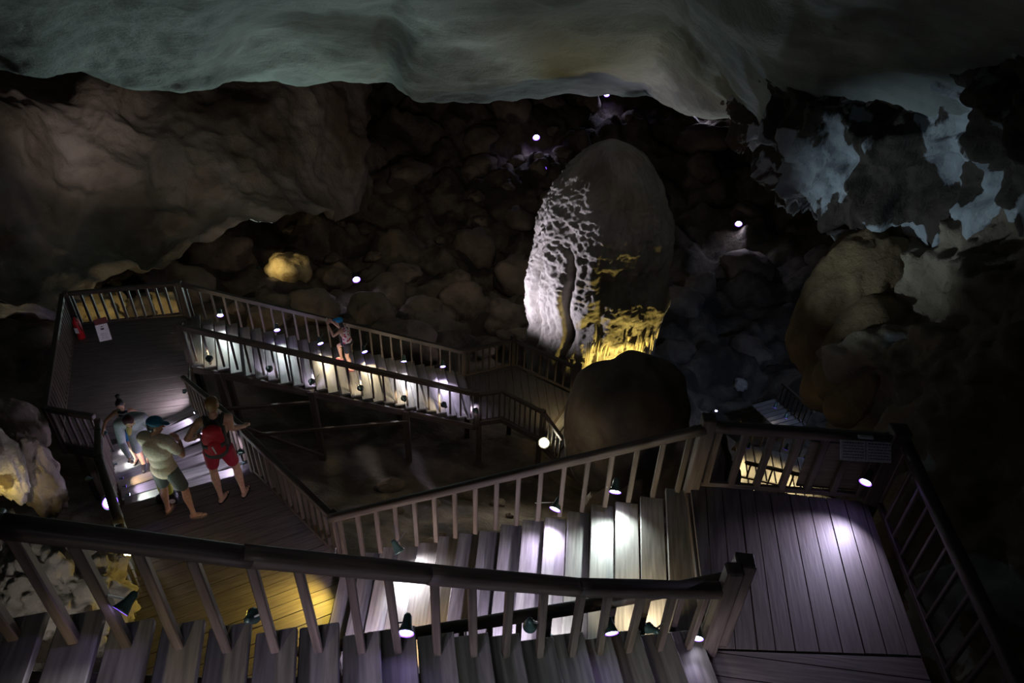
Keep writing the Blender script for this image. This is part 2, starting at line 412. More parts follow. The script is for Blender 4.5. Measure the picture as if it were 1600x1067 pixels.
# --- landing F
deck('wooden_landing', [(-11.6, 14.9), (-8.95, 15.6), (-8.1, 13.55), (-7.30, 11.75), (-8.45, 10.3), (-9.5, 10.5)], zF, 75, .23,
     'dark plank landing at the far left with a notice and fire extinguisher', m=M_DECK, posts=((-11.4, 14.7, -14), (-9, 15.4, -14), (-8.2, 13.5, -13.5), (-7.5, 11.8, -13.2), (-9.3, 10.6, -13), (-8.5, 10.4, -13)), rand=12)
railing('landing_fence', 'dark fence at the back of the far left landing with lit rocks behind it', [W(-11.55, 14.9, zF), W(-8.98, 15.62, zF)], 12, h=.98, bal=.06, bottom=.04, post=((0, 1.05, .13), (1, 1.05, .13)), seed=41)
railing('landing_fence', 'dark close-set fence down the left edge of the far left landing', [W(-11.6, 14.85, zF), W(-9.52, 10.5, zF)], 26, h=.98, bal=.05, bottom=.05, seed=43)
railing('landing_fence', 'short dark fence at the near left corner of the far left landing', [W(-9.5, 10.48, zF), W(-8.4, 10.28, zF)], 6, h=.98, bal=.05, bottom=.05, post=((0, 1.05, .12),), seed=47)
# --- flight G
nG = 26
GB0, GB1 = W(-8.93, 15.6, zF), W(-1.50, 17.25, zH); GF0, GF1 = W(-8.05, 13.60, zF), W(-.98, 15.22, zH)
flG = root('staircase', GB1, 'long distant flight of wooden steps going down to the right, spotlit in patches', 'staircase')
G_b = []; G_f = []
for k in range(1, nG):
    t = (k - .5) / (nG - 1); a = lerp(GB0, GB1, t); b = lerp(GF0, GF1, t); z = Z(zF) - k * (zF - zH) / nG
    dd = (b - a); dd.z = 0; dd.normalize()
    a.z = b.z = z; G_b.append(a); G_f.append(b)
    tread(a - dd * (.12 + .04 * math.sin(k * 2.3)), b + dd * (.08 + .03 * math.sin(k * 1.7)), 7.6 / (nG - 1) - .004, z, flG, gap=.02)
stringer([GB0, GB1], flG); stringer([GF0, GF1], flG)
for t in (.08, .38, .72):
    q = lerp(GF0, GF1, t); beam('support_post', Vector((q.x, q.y, Z(-15.2))), q - Vector((0, 0, .2)), .17, .17, M_WOOD, flG)
    q = lerp(GB0, GB1, t); beam('support_post', Vector((q.x, q.y, Z(-16))), q - Vector((0, 0, .2)), .17, .17, M_WOOD, flG)
beam('brace', W(-8.0, 13.5, -12.0), W(-5.4, 14.1, -12.1), .07, .09, M_CUT, flG)
beam('brace', W(-7.0, 13.7, -13.0), W(-2.9, 14.7, -13.2), .07, .09, M_CUT, flG)
beam('brace', W(-5.3, 14.1, -14.1), W(-8.0, 13.5, -12.1), .07, .09, M_CUT, flG)
railing('stair_railing', 'grey-lit railing on the far side of the long distant steps', [GB0, GB1], 26, h=.98, bal=.055, m=M_WOOD, rail=(.10, .12), post=((0, 1.05, .14), (1, 1.08, .14)), seed=53)
railing('stair_railing', 'black railing on the near side of the long distant steps', [GF0, GF1], 24, h=.98, bal=.055, rail=(.12, .14), post=((0, 1.08, .15), (1, 1.12, .17)), seed=59)
# --- landing H and the steps leaving it
deck('wooden_landing', [(-1.50, 17.25), (.03, 17.95), (1.95, 16.55), (.95, 14.55), (-.22, 15.42), (-.98, 15.22)], zH, -5, .24,
     'small dark plank landing between the long steps and the lit stalagmite', m=M_DECK, posts=((-1.4, 17.1, -17), (0, 17.8, -18), (1.8, 16.5, -18), (.9, 14.7, -17), (-.9, 15.3, -16.5)), rand=15)
railing('landing_fence', 'black fence rising to a corner post left of the lit stalagmite', [W(-1.45, 17.3, zH), W(.05, 18.0, zH)], 7, h=.98, bal=.06, bottom=.04, post=((1, 1.15, .16),), seed=61)
railing('landing_fence', 'black fence silhouetted against the foot of the lit stalagmite', [W(.05, 18.0, zH), W(2.02, 16.62, zH)], 8, h=.98, bal=.05, bottom=.04, post=((1, 1.15, .2),), seed=67)
railing('landing_fence', 'dark fence bending over the bright warm lamp at the near side of the small landing', [GF1 + Vector((.05, 0, 0)), W(-.22, 15.42, zH), W(.95, 14.55, zH), W(1.5, 13.9, zH - .4)], 17, h=.95, bal=.045, post=((2, 1.05, .12),), m=M_CUT, hm=M_WOOD, seed=71)
flJ = root('staircase', W(2, 15.5, zH), 'short steps leaving the small landing behind the big round boulder, warmly lit', 'staircase')
for k in range(1, 10):
    t = (k - .5) * .29; u_ = Vector((.83, -.56, 0)); a = W(1.95, 16.55, zH) + u_ * t; b = W(.95, 14.55, zH) + u_ * t; a.z = b.z = Z(zH) - .13 * k
    tread(a, b, .30, a.z, flJ)
stringer([W(1.95, 16.55, zH), W(4.1, 15.1, zH - 1.3)], flJ); stringer([W(.95, 14.55, zH), W(3.1, 13.1, zH - 1.3)], flJ)

# ------------------------------------------------------------------ cave ground (a height field around the walkways)
_gp = [(-3, 3, -10.8), (2, 3, -10.4), (5, 3, -8.2), (8, 3, -5.5), (4.5, 6, -10.5), (0, 7, -11.2), (-4, 8, -11.3), (-8, 7, -11.2), (-12, 7, -9.5), (-7, 3, -9.5),
       (-3, 11, -12.7), (0, 12, -13.4), (-1, 13.5, -14.3), (-5.5, 12, -13.2), (-4.5, 15, -14.6), (-9, 13, -13.2), (-13, 12, -12.4), (-14, 16, -12.6), (-18, 12, -10.5),
       (1, 15, -15.2), (2.5, 12, -14), (4, 16, -17.0), (7, 13, -17.2), (9, 17, -19), (11, 22, -20.3), (11, 27, -20.8), (6, 22, -18.6), (3, 23, -17.6), (0, 21, -17), (-3, 20, -16),
       (-8, 20, -14.9), (-12, 20, -14.0), (-5, 24, -16.6), (-10, 26, -16.2), (-18, 23, -14.4), (-18, 30, -16), (-26, 26, -13.5), (-7, 30, -18.2), (0, 30, -19.2), (6, 32, -20),
       (15, 34, -20.5), (22, 28, -18), (-12, 38, -17.5), (0, 40, -18.8), (8, 42, -19), (16, 42, -18.5), (-4, 46, -16.5), (2, 49, -16), (8, 50, -16.2), (-12, 45, -14.5), (-4, 52, -13.5),
       (2, 55, -13.2), (8, 57, -13.6), (16, 52, -14.8), (24, 44, -15), (30, 36, -14), (0, 66, -11), (14, 66, -11), (-20, 50, -11), (-34, 34, -12), (36, 20, -14), (20, 18, -17), (14, 12, -15), (-40, 20, -10), (40, 60, -8), (-40, 60, -8)]
_gp = np.array(_gp, float)
_gp[:, 2] += ZO
def _phi(r): return r
_A = _phi(np.hypot(_gp[:, None, 0] - _gp[None, :, 0], _gp[:, None, 1] - _gp[None, :, 1]))
_A[np.arange(len(_gp)), np.arange(len(_gp))] -= .6
_zm = _gp[:, 2].mean(); _w = np.linalg.solve(_A, _gp[:, 2] - _zm)
def gz0(x, y): return float(_phi(np.hypot(_gp[:, 0] - x, _gp[:, 1] - y)) @ _w + _zm)
def ridged(v, oct=4):
    s, a, t = 0, 1, 0
    for _ in range(oct):
        s += a * (1 - abs(noise.noise(v)) * 2); t += a; v = v * 2.07 + Vector((3.1, 1.7, 9.2)); a *= .5
    return s / t
def gz(x, y):
    far = min(1, max(0, (y - 14) / 14))
    n = noise.fractal(Vector((x * .35, y * .35, 0)), 1.0, 2.1, 5) * (.25 + .9 * far)
    v = noise.voronoi(Vector((x * .33, y * .33, .5)))[0]
    n += (v[1] - v[0]) * (.2 + 1.3 * far)
    v = noise.voronoi(Vector((x * .9, y * .9, .5)))[0]
    n += (v[1] - v[0]) * (.10 + .35 * far) - .35 * (1 + far)
    return gz0(x, y) + n
def hit(u, v, lift=0.0):
    """where the line of sight u, v meets the cave ground"""
    r = ray(u, v).normalized(); t = 8.0
    while t < 90:
        p = r * t
        if p.z + ZO < gz(p.x, p.y) + lift: break
        t += .15
    return Vector((p.x, p.y, p.z + ZO))
def ground():
    bm = bmesh.new(); nx, ny = 300, 300; rows = []
    for j in range(ny):
        tj = j / (ny - 1); y = -1 + 69 * tj ** 1.25; row = []
        for i in range(nx):
            ti = i / (nx - 1) * 2 - 1; x = (abs(ti) ** 1.3) * math.copysign(1, ti) * 42
            row.append(bm.verts.new((x, y, gz(x, y))))
        rows.append(row)
    for j in range(ny - 1):
        for i in range(nx - 1):
            bm.faces.new((rows[j][i], rows[j][i + 1], rows[j + 1][i + 1], rows[j + 1][i]))
    o = put('floor', bm, M_FLOOR, smooth=True); o['kind'] = 'structure'
ground()

# ------------------------------------------------------------------ cave roof and walls
def catmull(p0, p1, p2, p3, t):
    return .5 * ((2 * p1) + (p2 - p0) * t + (2 * p0 - 5 * p1 + 4 * p2 - p3) * t * t + (3 * p1 - p0 - 3 * p2 + p3) * t ** 3)
def shell(name, ctrl, nu, nv, m, amp=.6, freq=.25, amp2=.18, freq2=1.1, sgn=1, rid=0, ridf=.5, drape=0, fade_ends=False):
    """ctrl[row][col] world points of a big rock surface; interpolated, then roughened along its normal"""
    R, C = len(ctrl), len(ctrl[0]); g = np.array([[list(p) for p in r] for r in ctrl])
    def at1(a, n, t):
        t = t * (n - 1); i = min(n - 2, int(t)); f = t - i
        return catmull(a[max(0, i - 1)], a[i], a[i + 1], a[min(n - 1, i + 2)], f)
    cols = np.array([[at1(g[r], C, i / (nu - 1)) for i in range(nu)] for r in range(R)])
    pts = np.array([[at1(cols[:, i], R, j / (nv - 1)) for i in range(nu)] for j in range(nv)])
    du = np.gradient(pts, axis=1); dv = np.gradient(pts, axis=0); nn = np.cross(du, dv); nn /= np.linalg.norm(nn, axis=2, keepdims=True) + 1e-9
    bm = bmesh.new(); rows = []
    for j in range(nv):
        row = []
        for i in range(nu):
            p = Vector(pts[j, i]); n = Vector(nn[j, i]) * sgn
            d = noise.fractal(p * freq, 1.0, 2.1, 6) * amp + noise.fractal(p * freq2, 1.0, 2.2, 3) * amp2
            if rid: d += (ridged(p * ridf) - .55) * rid
            if drape:
                q = Vector((p.x * 1.6, p.y * 1.6, p.z * .22)); d += noise.fractal(q, 1, 2, 4) * drape
            row.append(bm.verts.new(p + n * d))
        rows.append(row)
    for j in range(nv - 1):
        for i in range(nu - 1):
            bm.faces.new((rows[j][i], rows[j][i + 1], rows[j + 1][i + 1], rows[j + 1][i]))
    o = put(name, bm, m, smooth=True); o['kind'] = 'structure'; return o
# the roof comes down over the visitors to a lip, then rises again behind it
lipC = [(-700, 60, 22), (-350, 90, 23), (-60, 112, 24), (60, 128, 24), (150, 128, 25), (230, 146, 26), (330, 146, 26), (400, 129, 27), (500, 134, 27), (570, 134, 27), (608, 130, 27), (650, 158, 26), (720, 163, 26),
        (800, 156, 26), (900, 149, 26), (1000, 140, 26), (1040, 142, 25), (1080, 166, 23), (1130, 183, 21), (1180, 208, 19.5), (1230, 225, 18), (1300, 225, 17), (1450, 225, 16), (1700, 225, 15)]
ctrl = []
for (dv, fd) in ((-700, .32), (-420, .42), (-260, .52), (-160, .66), (-80, .82), (-25, .95), (0, 1.0), (-6, 1.06), (-45, 1.28), (-110, 1.8), (-200, 2.4)):
    ctrl.append([PD(u if fd <= 1 else 800 + (u - 800) * 1.0, v + dv, d * fd) for (u, v, d) in lipC])
shell('ceiling', ctrl, 330, 150, M_CEIL, amp=.55, freq=.16, amp2=.10, freq2=.9, rid=.35, ridf=.14)
# hanging mass of rock at the upper right
lipO = [(1130, 150, 21), (1165, 185, 19), (1190, 205, 17.5), (1210, 262, 16.5), (1240, 292, 16), (1270, 312, 15.5), (1310, 338, 15.2), (1350, 347, 15), (1400, 345, 14.6), (1470, 345, 14), (1560, 350, 13), (1680, 360, 12), (1850, 380, 11), (2100, 400, 10)]
ctrl = []
for (k, fd) in ((-1.25, .74), (-.95, .84), (-.72, .91), (-.5, .93), (-.3, .93), (-.14, .96), (0, 1), (.02, 1.1), (-.08, 1.3), (-.35, 1.7)):
    ctrl.append([PD(u + (max(0, 1210 - u)) * abs(min(0, k)) * .3, v + k * (v + 40 if v < 400 else 400), d * fd) for (u, v, d) in lipO])
shell('ceiling', ctrl, 230, 170, M_OVER, amp=.45, freq=.5, amp2=.24, freq2=1.5, rid=.9, ridf=.45, drape=.40)
# right-hand cave wall below it
edgeR = [(290, 1395), (340, 1370), (400, 1345), (470, 1310), (520, 1280), (570, 1272), (600, 1300), (650, 1318), (700, 1330), (780, 1350), (900, 1400), (1050, 1450), (1250, 1500)]
ctrl = []
for (v, u0) in edgeR:
    t = (v - 290) / 960
    row = []
    for (du, d) in ((60, 24 - 9 * t), (8, 20.5 - 8 * t), (0, 18 - 7.2 * t), (25, 16.6 - 6.6 * t), (70, 15.6 - 6.2 * t), (140, 14.4 - 5.6 * t), (240, 13 - 4.8 * t), (380, 11.5 - 4.0 * t), (620, 9.5 - 2.8 * t), (1000, 8 - 2 * t)):
        row.append(PD(u0 + du, v, max(d, 5.5)))
    ctrl.append(row)
shell('wall_right', ctrl, 200, 230, M_WALLR, amp=.40, freq=.5, amp2=.18, freq2=1.6, sgn=-1, rid=.7, ridf=.5, drape=.35)
# left-hand cave wall far away
topL = [(-700, 60, 30), (-300, 110, 30), (-60, 150, 30), (40, 165, 31), (110, 150, 32), (170, 112, 33), (230, 135, 34), (300, 120, 35), (380, 100, 37), (460, 90, 39), (520, 90, 42), (560, 90, 47), (570, 90, 54)]
ctrl = []
for (dv, fd) in ((-120, 1.35), (-30, 1.12), (0, 1.0), (50, .955), (110, .93), (170, .91), (230, .89), (290, .86), (330, .80)):
    ctrl.append([PD(u, v + dv * (1 if dv < 0 else 1 - .27 * min(1, max(0, (u - 170) / 180))), d * fd) for (u, v, d) in topL])
shell('wall_left', ctrl, 230, 140, M_WALLL, amp=.7, freq=.16, amp2=.22, freq2=.8, sgn=-1, rid=1.1, ridf=.2)
# back of the cave
ctrl = []
for (z_, k) in ((-16, 1.0), (-10, 1.03), (-2, 1.05), (10, 1.0)):
    ctrl.append([W(x * k, y * k, z_) for (x, y) in ((-46, 10), (-40, 40), (-24, 56), (-10, 61), (4, 63), (16, 62), (28, 54), (42, 40), (48, 10))])
shell('wall_back', ctrl, 120, 50, M_FLOOR, amp=1.2, freq=.15, amp2=.3, freq2=.6, rid=1.5, ridf=.12)

# ------------------------------------------------------------------ rocks
def ico(sub):
    bm = bmesh.new(); bmesh.ops.create_icosphere(bm, subdivisions=sub, radius=1); return bm
def rock(name, c, rad, m, seed=0, sub=4, rough=.22, facet=.25, rz=0, fr=1.0, label=None, cat='boulder', group=None, parent=None, drape=0):
    bm = ico(sub)
    for v in bm.verts:
        p = v.co.copy(); q = p * fr + Vector((seed * 3.7, seed * 1.3, seed * 7.1))
        vo = noise.voronoi(q * 1.1)[0]
        d = 1 + noise.fractal(q * .9, 1, 2.1, 5) * rough + (vo[1] - vo[0] - .35) * facet
        if drape: d += noise.fractal(Vector((q.x * 4, q.y * 4, q.z * .8)), 1, 2, 4) * drape
        v.co = p * d
    for v in bm.verts: v.co = Vector((v.co.x * rad[0], v.co.y * rad[1], v.co.z * rad[2]))
    o = put(name, bm, m, parent, Matrix.Translation(c) @ Matrix.Rotation(rz, 4, 'Z'), smooth=True)
    if label: tag(o, label, cat, group)
    return o
# big round boulder
bc = W(2.72, 12.0, -10.7)
rock('round_boulder', bc, (1.45, 1.35, 1.95), M_DBOULD, seed=4, sub=5, rough=.14, facet=.10, label='big dark rounded boulder with overhanging cap, in the middle behind the lit steps')
rock('boulder', W(2.75, 11.0, -12.9), (1.0, 1.0, 1.7), M_DBOULD, seed=9, sub=5, rough=.22, facet=.2, label='brown ledge of rock at the left foot of the big round boulder')
rock('boulder', P(1085, 765, -9.8), (.75, .7, 1.5), M_DBOULD, seed=12, sub=5, rough=.22, facet=.2, label='dark rock rising behind the tall post of the right landing')
# boulders placed where the photograph shows them
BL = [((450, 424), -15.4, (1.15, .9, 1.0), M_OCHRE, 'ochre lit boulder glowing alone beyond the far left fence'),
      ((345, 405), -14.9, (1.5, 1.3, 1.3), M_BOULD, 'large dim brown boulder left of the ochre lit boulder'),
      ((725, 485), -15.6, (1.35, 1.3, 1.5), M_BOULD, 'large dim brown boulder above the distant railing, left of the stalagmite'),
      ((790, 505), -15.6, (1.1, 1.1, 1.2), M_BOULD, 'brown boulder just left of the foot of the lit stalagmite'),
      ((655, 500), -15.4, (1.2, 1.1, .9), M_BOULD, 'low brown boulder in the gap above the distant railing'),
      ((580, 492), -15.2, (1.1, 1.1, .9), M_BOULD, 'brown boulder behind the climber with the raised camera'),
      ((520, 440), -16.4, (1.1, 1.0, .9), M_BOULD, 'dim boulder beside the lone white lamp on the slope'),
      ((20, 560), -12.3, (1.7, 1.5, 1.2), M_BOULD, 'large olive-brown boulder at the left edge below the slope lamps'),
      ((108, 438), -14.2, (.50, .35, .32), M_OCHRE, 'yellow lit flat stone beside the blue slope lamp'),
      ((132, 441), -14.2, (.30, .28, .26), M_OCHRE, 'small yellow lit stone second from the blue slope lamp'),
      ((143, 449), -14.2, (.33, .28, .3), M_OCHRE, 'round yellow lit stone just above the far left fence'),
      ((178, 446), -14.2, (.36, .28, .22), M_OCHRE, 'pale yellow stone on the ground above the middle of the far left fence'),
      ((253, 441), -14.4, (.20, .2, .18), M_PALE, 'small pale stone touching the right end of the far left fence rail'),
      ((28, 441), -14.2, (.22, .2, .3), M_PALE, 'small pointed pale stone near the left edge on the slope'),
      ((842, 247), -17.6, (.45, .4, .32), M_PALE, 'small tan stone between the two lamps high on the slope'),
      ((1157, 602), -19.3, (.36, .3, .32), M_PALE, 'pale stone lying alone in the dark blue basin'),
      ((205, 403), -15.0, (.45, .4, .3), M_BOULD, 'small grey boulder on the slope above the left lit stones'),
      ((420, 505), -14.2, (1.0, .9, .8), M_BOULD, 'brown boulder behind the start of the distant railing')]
for i, ((u, v), z, rd, m, lb) in enumerate(BL):
    c = hit(u, v) + Vector((0, 0, rd[2] * .12)); rock('boulder', c, rd, m, seed=20 + i, sub=4, rough=.3, facet=.3, rz=i, label=lb)
# rocks seen between the fence balusters of landing F
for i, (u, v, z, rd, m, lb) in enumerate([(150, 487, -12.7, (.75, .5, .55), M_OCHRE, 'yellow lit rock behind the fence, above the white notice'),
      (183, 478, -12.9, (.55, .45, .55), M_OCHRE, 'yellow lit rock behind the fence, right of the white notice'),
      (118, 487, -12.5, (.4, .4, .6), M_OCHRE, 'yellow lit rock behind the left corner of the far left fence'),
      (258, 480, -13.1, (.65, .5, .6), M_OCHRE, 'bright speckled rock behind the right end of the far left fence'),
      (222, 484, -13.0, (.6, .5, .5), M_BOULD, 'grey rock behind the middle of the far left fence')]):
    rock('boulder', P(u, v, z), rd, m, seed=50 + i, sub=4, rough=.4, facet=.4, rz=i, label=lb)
# loose rubble on the slope
rnd = random.Random(5)
protos = []
for k in range(5):
    bm = ico(3)
    for v in bm.verts:
        q = v.co + Vector((k * 5.3, k * 2.1, 3)); vo = noise.voronoi(q * 1.0)[0]
        v.co *= 1 + noise.fractal(q * .8, 1, 2, 4) * .3 + (vo[1] - vo[0] - .35) * .4
    me = mesh_of(bm, 'boulder'); me.materials.append(M_BOULD)
    for p in me.polygons: p.use_smooth = True
    protos.append(me)
_taken = []; _miss = [0]
def rubble(n, fx, lab, grp, smin, smax):
    k = 0
    while k < n:
        x, y = fx()
        if any((x - a) ** 2 + (y - b) ** 2 < (1.1 * smax + .3) ** 2 for a, b in _taken): _miss[0] += 1
        if _miss[0] < 400 and any((x - a) ** 2 + (y - b) ** 2 < (1.1 * smax + .3) ** 2 for a, b in _taken): continue
        _taken.append((x, y))
        o = bpy.data.objects.new('boulder', rnd.choice(protos)); COL.objects.link(o)
        s = smin + (smax - smin) * rnd.random() ** 2.2
        o.scale = (s * rnd.uniform(.8, 1.3), s * rnd.uniform(.8, 1.2), s * rnd.uniform(.6, .95)); o.rotation_euler = (rnd.uniform(-.3, .3), rnd.uniform(-.3, .3), rnd.uniform(0, 6.28))
        o.location = (x, y, gz(x, y) + .15 * s)
        tag(o, lab, 'boulder', grp); k += 1
rubble(34, lambda: (rnd.uniform(-14, 1), rnd.uniform(22, 44)), 'dim brown boulder in the heap on the slope left of the tall stalagmite', 'boulders on the slope left of the stalagmite', .4, 1.7)
rubble(20, lambda: (rnd.uniform(-3, 9), rnd.uniform(42, 56)), 'dim boulder high on the slope near the cave roof', 'boulders high on the far slope', .5, 2.0)
rubble(18, lambda: (rnd.uniform(8, 24), rnd.uniform(28, 50)), 'dark boulder on the slope right of the tall stalagmite', 'boulders on the slope right of the stalagmite', .5, 1.8)
rubble(12, lambda: (rnd.uniform(-19, -9), rnd.uniform(16.5, 23)), 'brown stone on the ground beyond the far left fence', 'stones beyond the far left fence', .15, .6)
rubble(12, lambda: (rnd.uniform(-6, 1), rnd.uniform(9.5, 13.2)), 'dim rock on the bare ground between the two flights of steps', 'rocks between the flights', .12, .38)
# left foreground rocks
rock('flowstone_column', P(6, 725, -8.4), (.25, .32, .85), M_PALE, seed=71, sub=5, rough=.16, facet=.14, fr=1.8, drape=.06, label='white spotlit dripstone column at the left edge with a yellow-lit foot', cat='rock')
rock('flowstone_column', P(58, 745, -9.3), (.36, .36, 1.0), M_WALLL, seed=75, sub=5, rough=.20, facet=.18, fr=1.8, drape=.07, label='brown-grey dripstone mass behind the white spotlit column at the left', cat='rock')
rock('flowstone_column', P(20, 675, -9.4), (.7, .5, .8), M_BOULD, seed=79, sub=5, rough=.2, facet=.2, label='dark shoulder of rock above the white spotlit column', cat='rock')
rock('boulder', P(92, 940, -7.7), (.86, .75, .85), M_PALE, seed=83, sub=6, rough=.30, facet=.34, fr=2.2, drape=.08, label='rugged pale boulder seen between the nearest balusters at the left')
rock('boulder', P(5, 900, -7.6), (.7, .6, .7), M_PALE, seed=88, sub=6, rough=.30, facet=.34, fr=2.2, drape=.06, label='pale boulder at the lower left edge of the picture')
# dark knobbly column on the right wall
kc = PD(1330, 500, 15.6)
col = rock('rock_bulge', kc, (1.15, 1.0, 1.9), M_MUD, seed=91, sub=5, rough=.2, facet=.15, drape=.05, label='mud-brown bulging rock column on the right wall, faintly yellow', cat='rock')
for i, (u, v, d, r) in enumerate([(1292, 600, 15.2, .50), (1318, 590, 14.8, .55), (1340, 610, 14.6, .5), (1296, 545, 15.6, .55), (1310, 470, 16.2, .7), (1345, 430, 16.4, .8), (1365, 540, 15, .9), (1300, 510, 15.8, .6), (1325, 630, 14.6, .4)]):
    rock('bulge', PD(u, v, d), (r, r, r * 1.25), M_MUD, seed=100 + i, sub=4, rough=.12, facet=.08, parent=col)

# ------------------------------------------------------------------ the lit stalagmite
SX, SY = 3.35, 24.2
S_prof = [(-18.6, 2.75), (-17.5, 2.70), (-16.5, 2.70), (-15.5, 2.68), (-14.5, 2.76), (-13.4, 2.78), (-12.4, 2.72), (-11.4, 2.60), (-10.4, 2.38), (-9.6, 1.98), (-9.0, 1.55), (-8.5, 1.08), (-8.2, .68), (-8.02, .3), (-7.95, .12)]
def prof(z):
    for (a, ra), (b, rb) in zip(S_prof, S_prof[1:]):
        if z <= b: 
            t = (z - a) / (b - a); return ra + (rb - ra) * t
    return S_prof[-1][1]
st = root('stalagmite', W(SX, SY, -18.6), 'giant stalagmite, violet-white lit on its left flank and golden at its foot', 'stalagmite')
bm = bmesh.new(); NA, NZ = 360, 300; rows = []
for j in range(NZ + 1):
    z = -18.6 + 10.65 * j / NZ; row = []
    for i in range(NA):
        a = 2 * math.pi * i / NA; r = prof(z); ca, sa = math.cos(a), math.sin(a)
        # a: 0 = right, -90 = towards the viewer, 180 = left
        front = max(0, -sa); left = max(0, -ca)
        q = Vector((ca * 2.6, sa * 2.6, z))
        d = noise.fractal(q * .5, 1, 2.1, 5) * .30
        fl = Vector((ca * 5, sa * 5, z * .35)); d += noise.fractal(fl, 1, 2, 4) * .13 * (1 if z < -12 else .6)
        # scalloped, terraced skin high on the left
        wl = min(1, max(0, (z + 14.6) / 1.5)) * min(1, left * 1.2 + front * .6)
        nz = noise.fractal(Vector((ca * 3, sa * 3, z * .9)), 1, 2, 3)
        d += (ridged(Vector((ca * 4.5, sa * 4.5, z * 2.6)), 3) - .5) * .15 * wl + .022 * math.sin(z * 21 + nz * 7) * wl
        d += noise.fractal(Vector((ca * 14, sa * 14, z * 3.2)), 1, 2, 4) * .045
        # deep grooves between the drapery columns on the left
        for a0, wd_, dp in ((math.radians(-118), .06, .45), (math.radians(-152), .07, .30), (math.radians(-92), .05, .18)):
            da = (a - a0 + noise.noise(Vector((z * .5, a0, 0))) * .18 + math.pi) % (2 * math.pi) - math.pi
            d -= dp * math.exp(-(da / wd_) ** 2) * min(1, max(0, (-11.5 - z) / 1.0 + .3))
        # shield of flowstone bulging at the front right, ending in a fringe
        da = (a - math.radians(-62) + math.pi) % (2 * math.pi) - math.pi
        wa = math.exp(-(da / .62) ** 4)
        edge_ = -15.35 + noise.noise(Vector((a * 9, 0, 2))) * .35 + noise.noise(Vector((a * 25, 0, 7))) * .2
        up_ = 1 / (1 + math.exp(-(z - edge_) * 14)); top_ = 1 / (1 + math.exp((z + 12.5 + .8 * math.cos(da * 2.2)) * 5))
        d += .42 * wa * up_ * top_
        r2 = max(.02, (r + d * min(1, r)))
        row.append(bm.verts.new((SX + (r2 * ca) * 1.0, SY + r2 * sa * .85, Z(z))))
    rows.append(row)
for j in range(NZ):
    for i in range(NA):
        bm.faces.new((rows[j][i], rows[j][(i + 1) % NA], rows[j + 1][(i + 1) % NA], rows[j + 1][i]))
bm.faces.new(rows[-1])
put('stalagmite_body', bm, M_STAL, st, smooth=True)
rnd2 = random.Random(8)
bm = bmesh.new()
for i in range(46):
    a = math.radians(-98 + 62 * i / 45 + rnd2.uniform(-.8, .8)); ln = rnd2.uniform(.35, 1.15); z0 = -15.1 + rnd2.uniform(-.2, .3)
    r = prof(z0) + rnd2.uniform(.10, .32); x, y = SX + r * math.cos(a), SY + r * .85 * math.sin(a)
    rr = bmesh.ops.create_cone(bm, segments=9, radius1=rnd2.uniform(.04, .1), radius2=.012, depth=ln, cap_ends=True)
    bmesh.ops.transform(bm, matrix=Matrix.Translation((x, y, Z(z0) - ln / 2 + .15)) @ Matrix.Rotation(math.pi, 4, 'X'), verts=rr['verts'])
for v in bm.verts: v.co += Vector((noise.noise(v.co * 3), noise.noise(v.co * 3 + Vector((9, 0, 0))), 0)) * .03
put('dripstone_fringe', bm, M_DRIP, st, smooth=True)
spot('stalagmite_flood_white', W(-2.4, 21.9, -15.2), W(2.2, 23.6, -12.6), (.84, .80, 1), 2300, 84, .9, .12)
spot('stalagmite_flood_gold', W(4.3, 20.9, -17.2), W(4.2, 23.4, -14.3), (1, .76, .20), 820, 130, .9, .12)
spot('stalagmite_flood_gold', W(7.6, 22.4, -16.6), W(5.4, 24.0, -14.5), (1, .86, .45), 260, 60, .9, .1)

# ------------------------------------------------------------------ lamps
WHITE, VIOLET, WARM, GOLD, COOL = (.92, .92, 1), (.74, .66, 1), (1, .84, .52), (1, .72, .10), (.80, .95, .92)
M_FRINGE = emis('violet_fringe_glow', (.22, .08, 1), 3.2)  # emissive violet ring imitates colour fringing of the camera lens
def fringe_rim_bm(r):
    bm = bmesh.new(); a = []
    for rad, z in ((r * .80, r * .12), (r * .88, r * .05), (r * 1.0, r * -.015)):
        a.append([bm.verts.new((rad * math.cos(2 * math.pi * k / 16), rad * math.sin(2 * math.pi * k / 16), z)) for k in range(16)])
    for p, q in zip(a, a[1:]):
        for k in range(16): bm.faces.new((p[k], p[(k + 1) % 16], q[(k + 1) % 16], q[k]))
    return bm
POW = {'lamps along the near side of the nearest steps': 1.7, 'lamps at the back of the long steps': 1.5, 'lamps on the front of the long steps': 1.5}
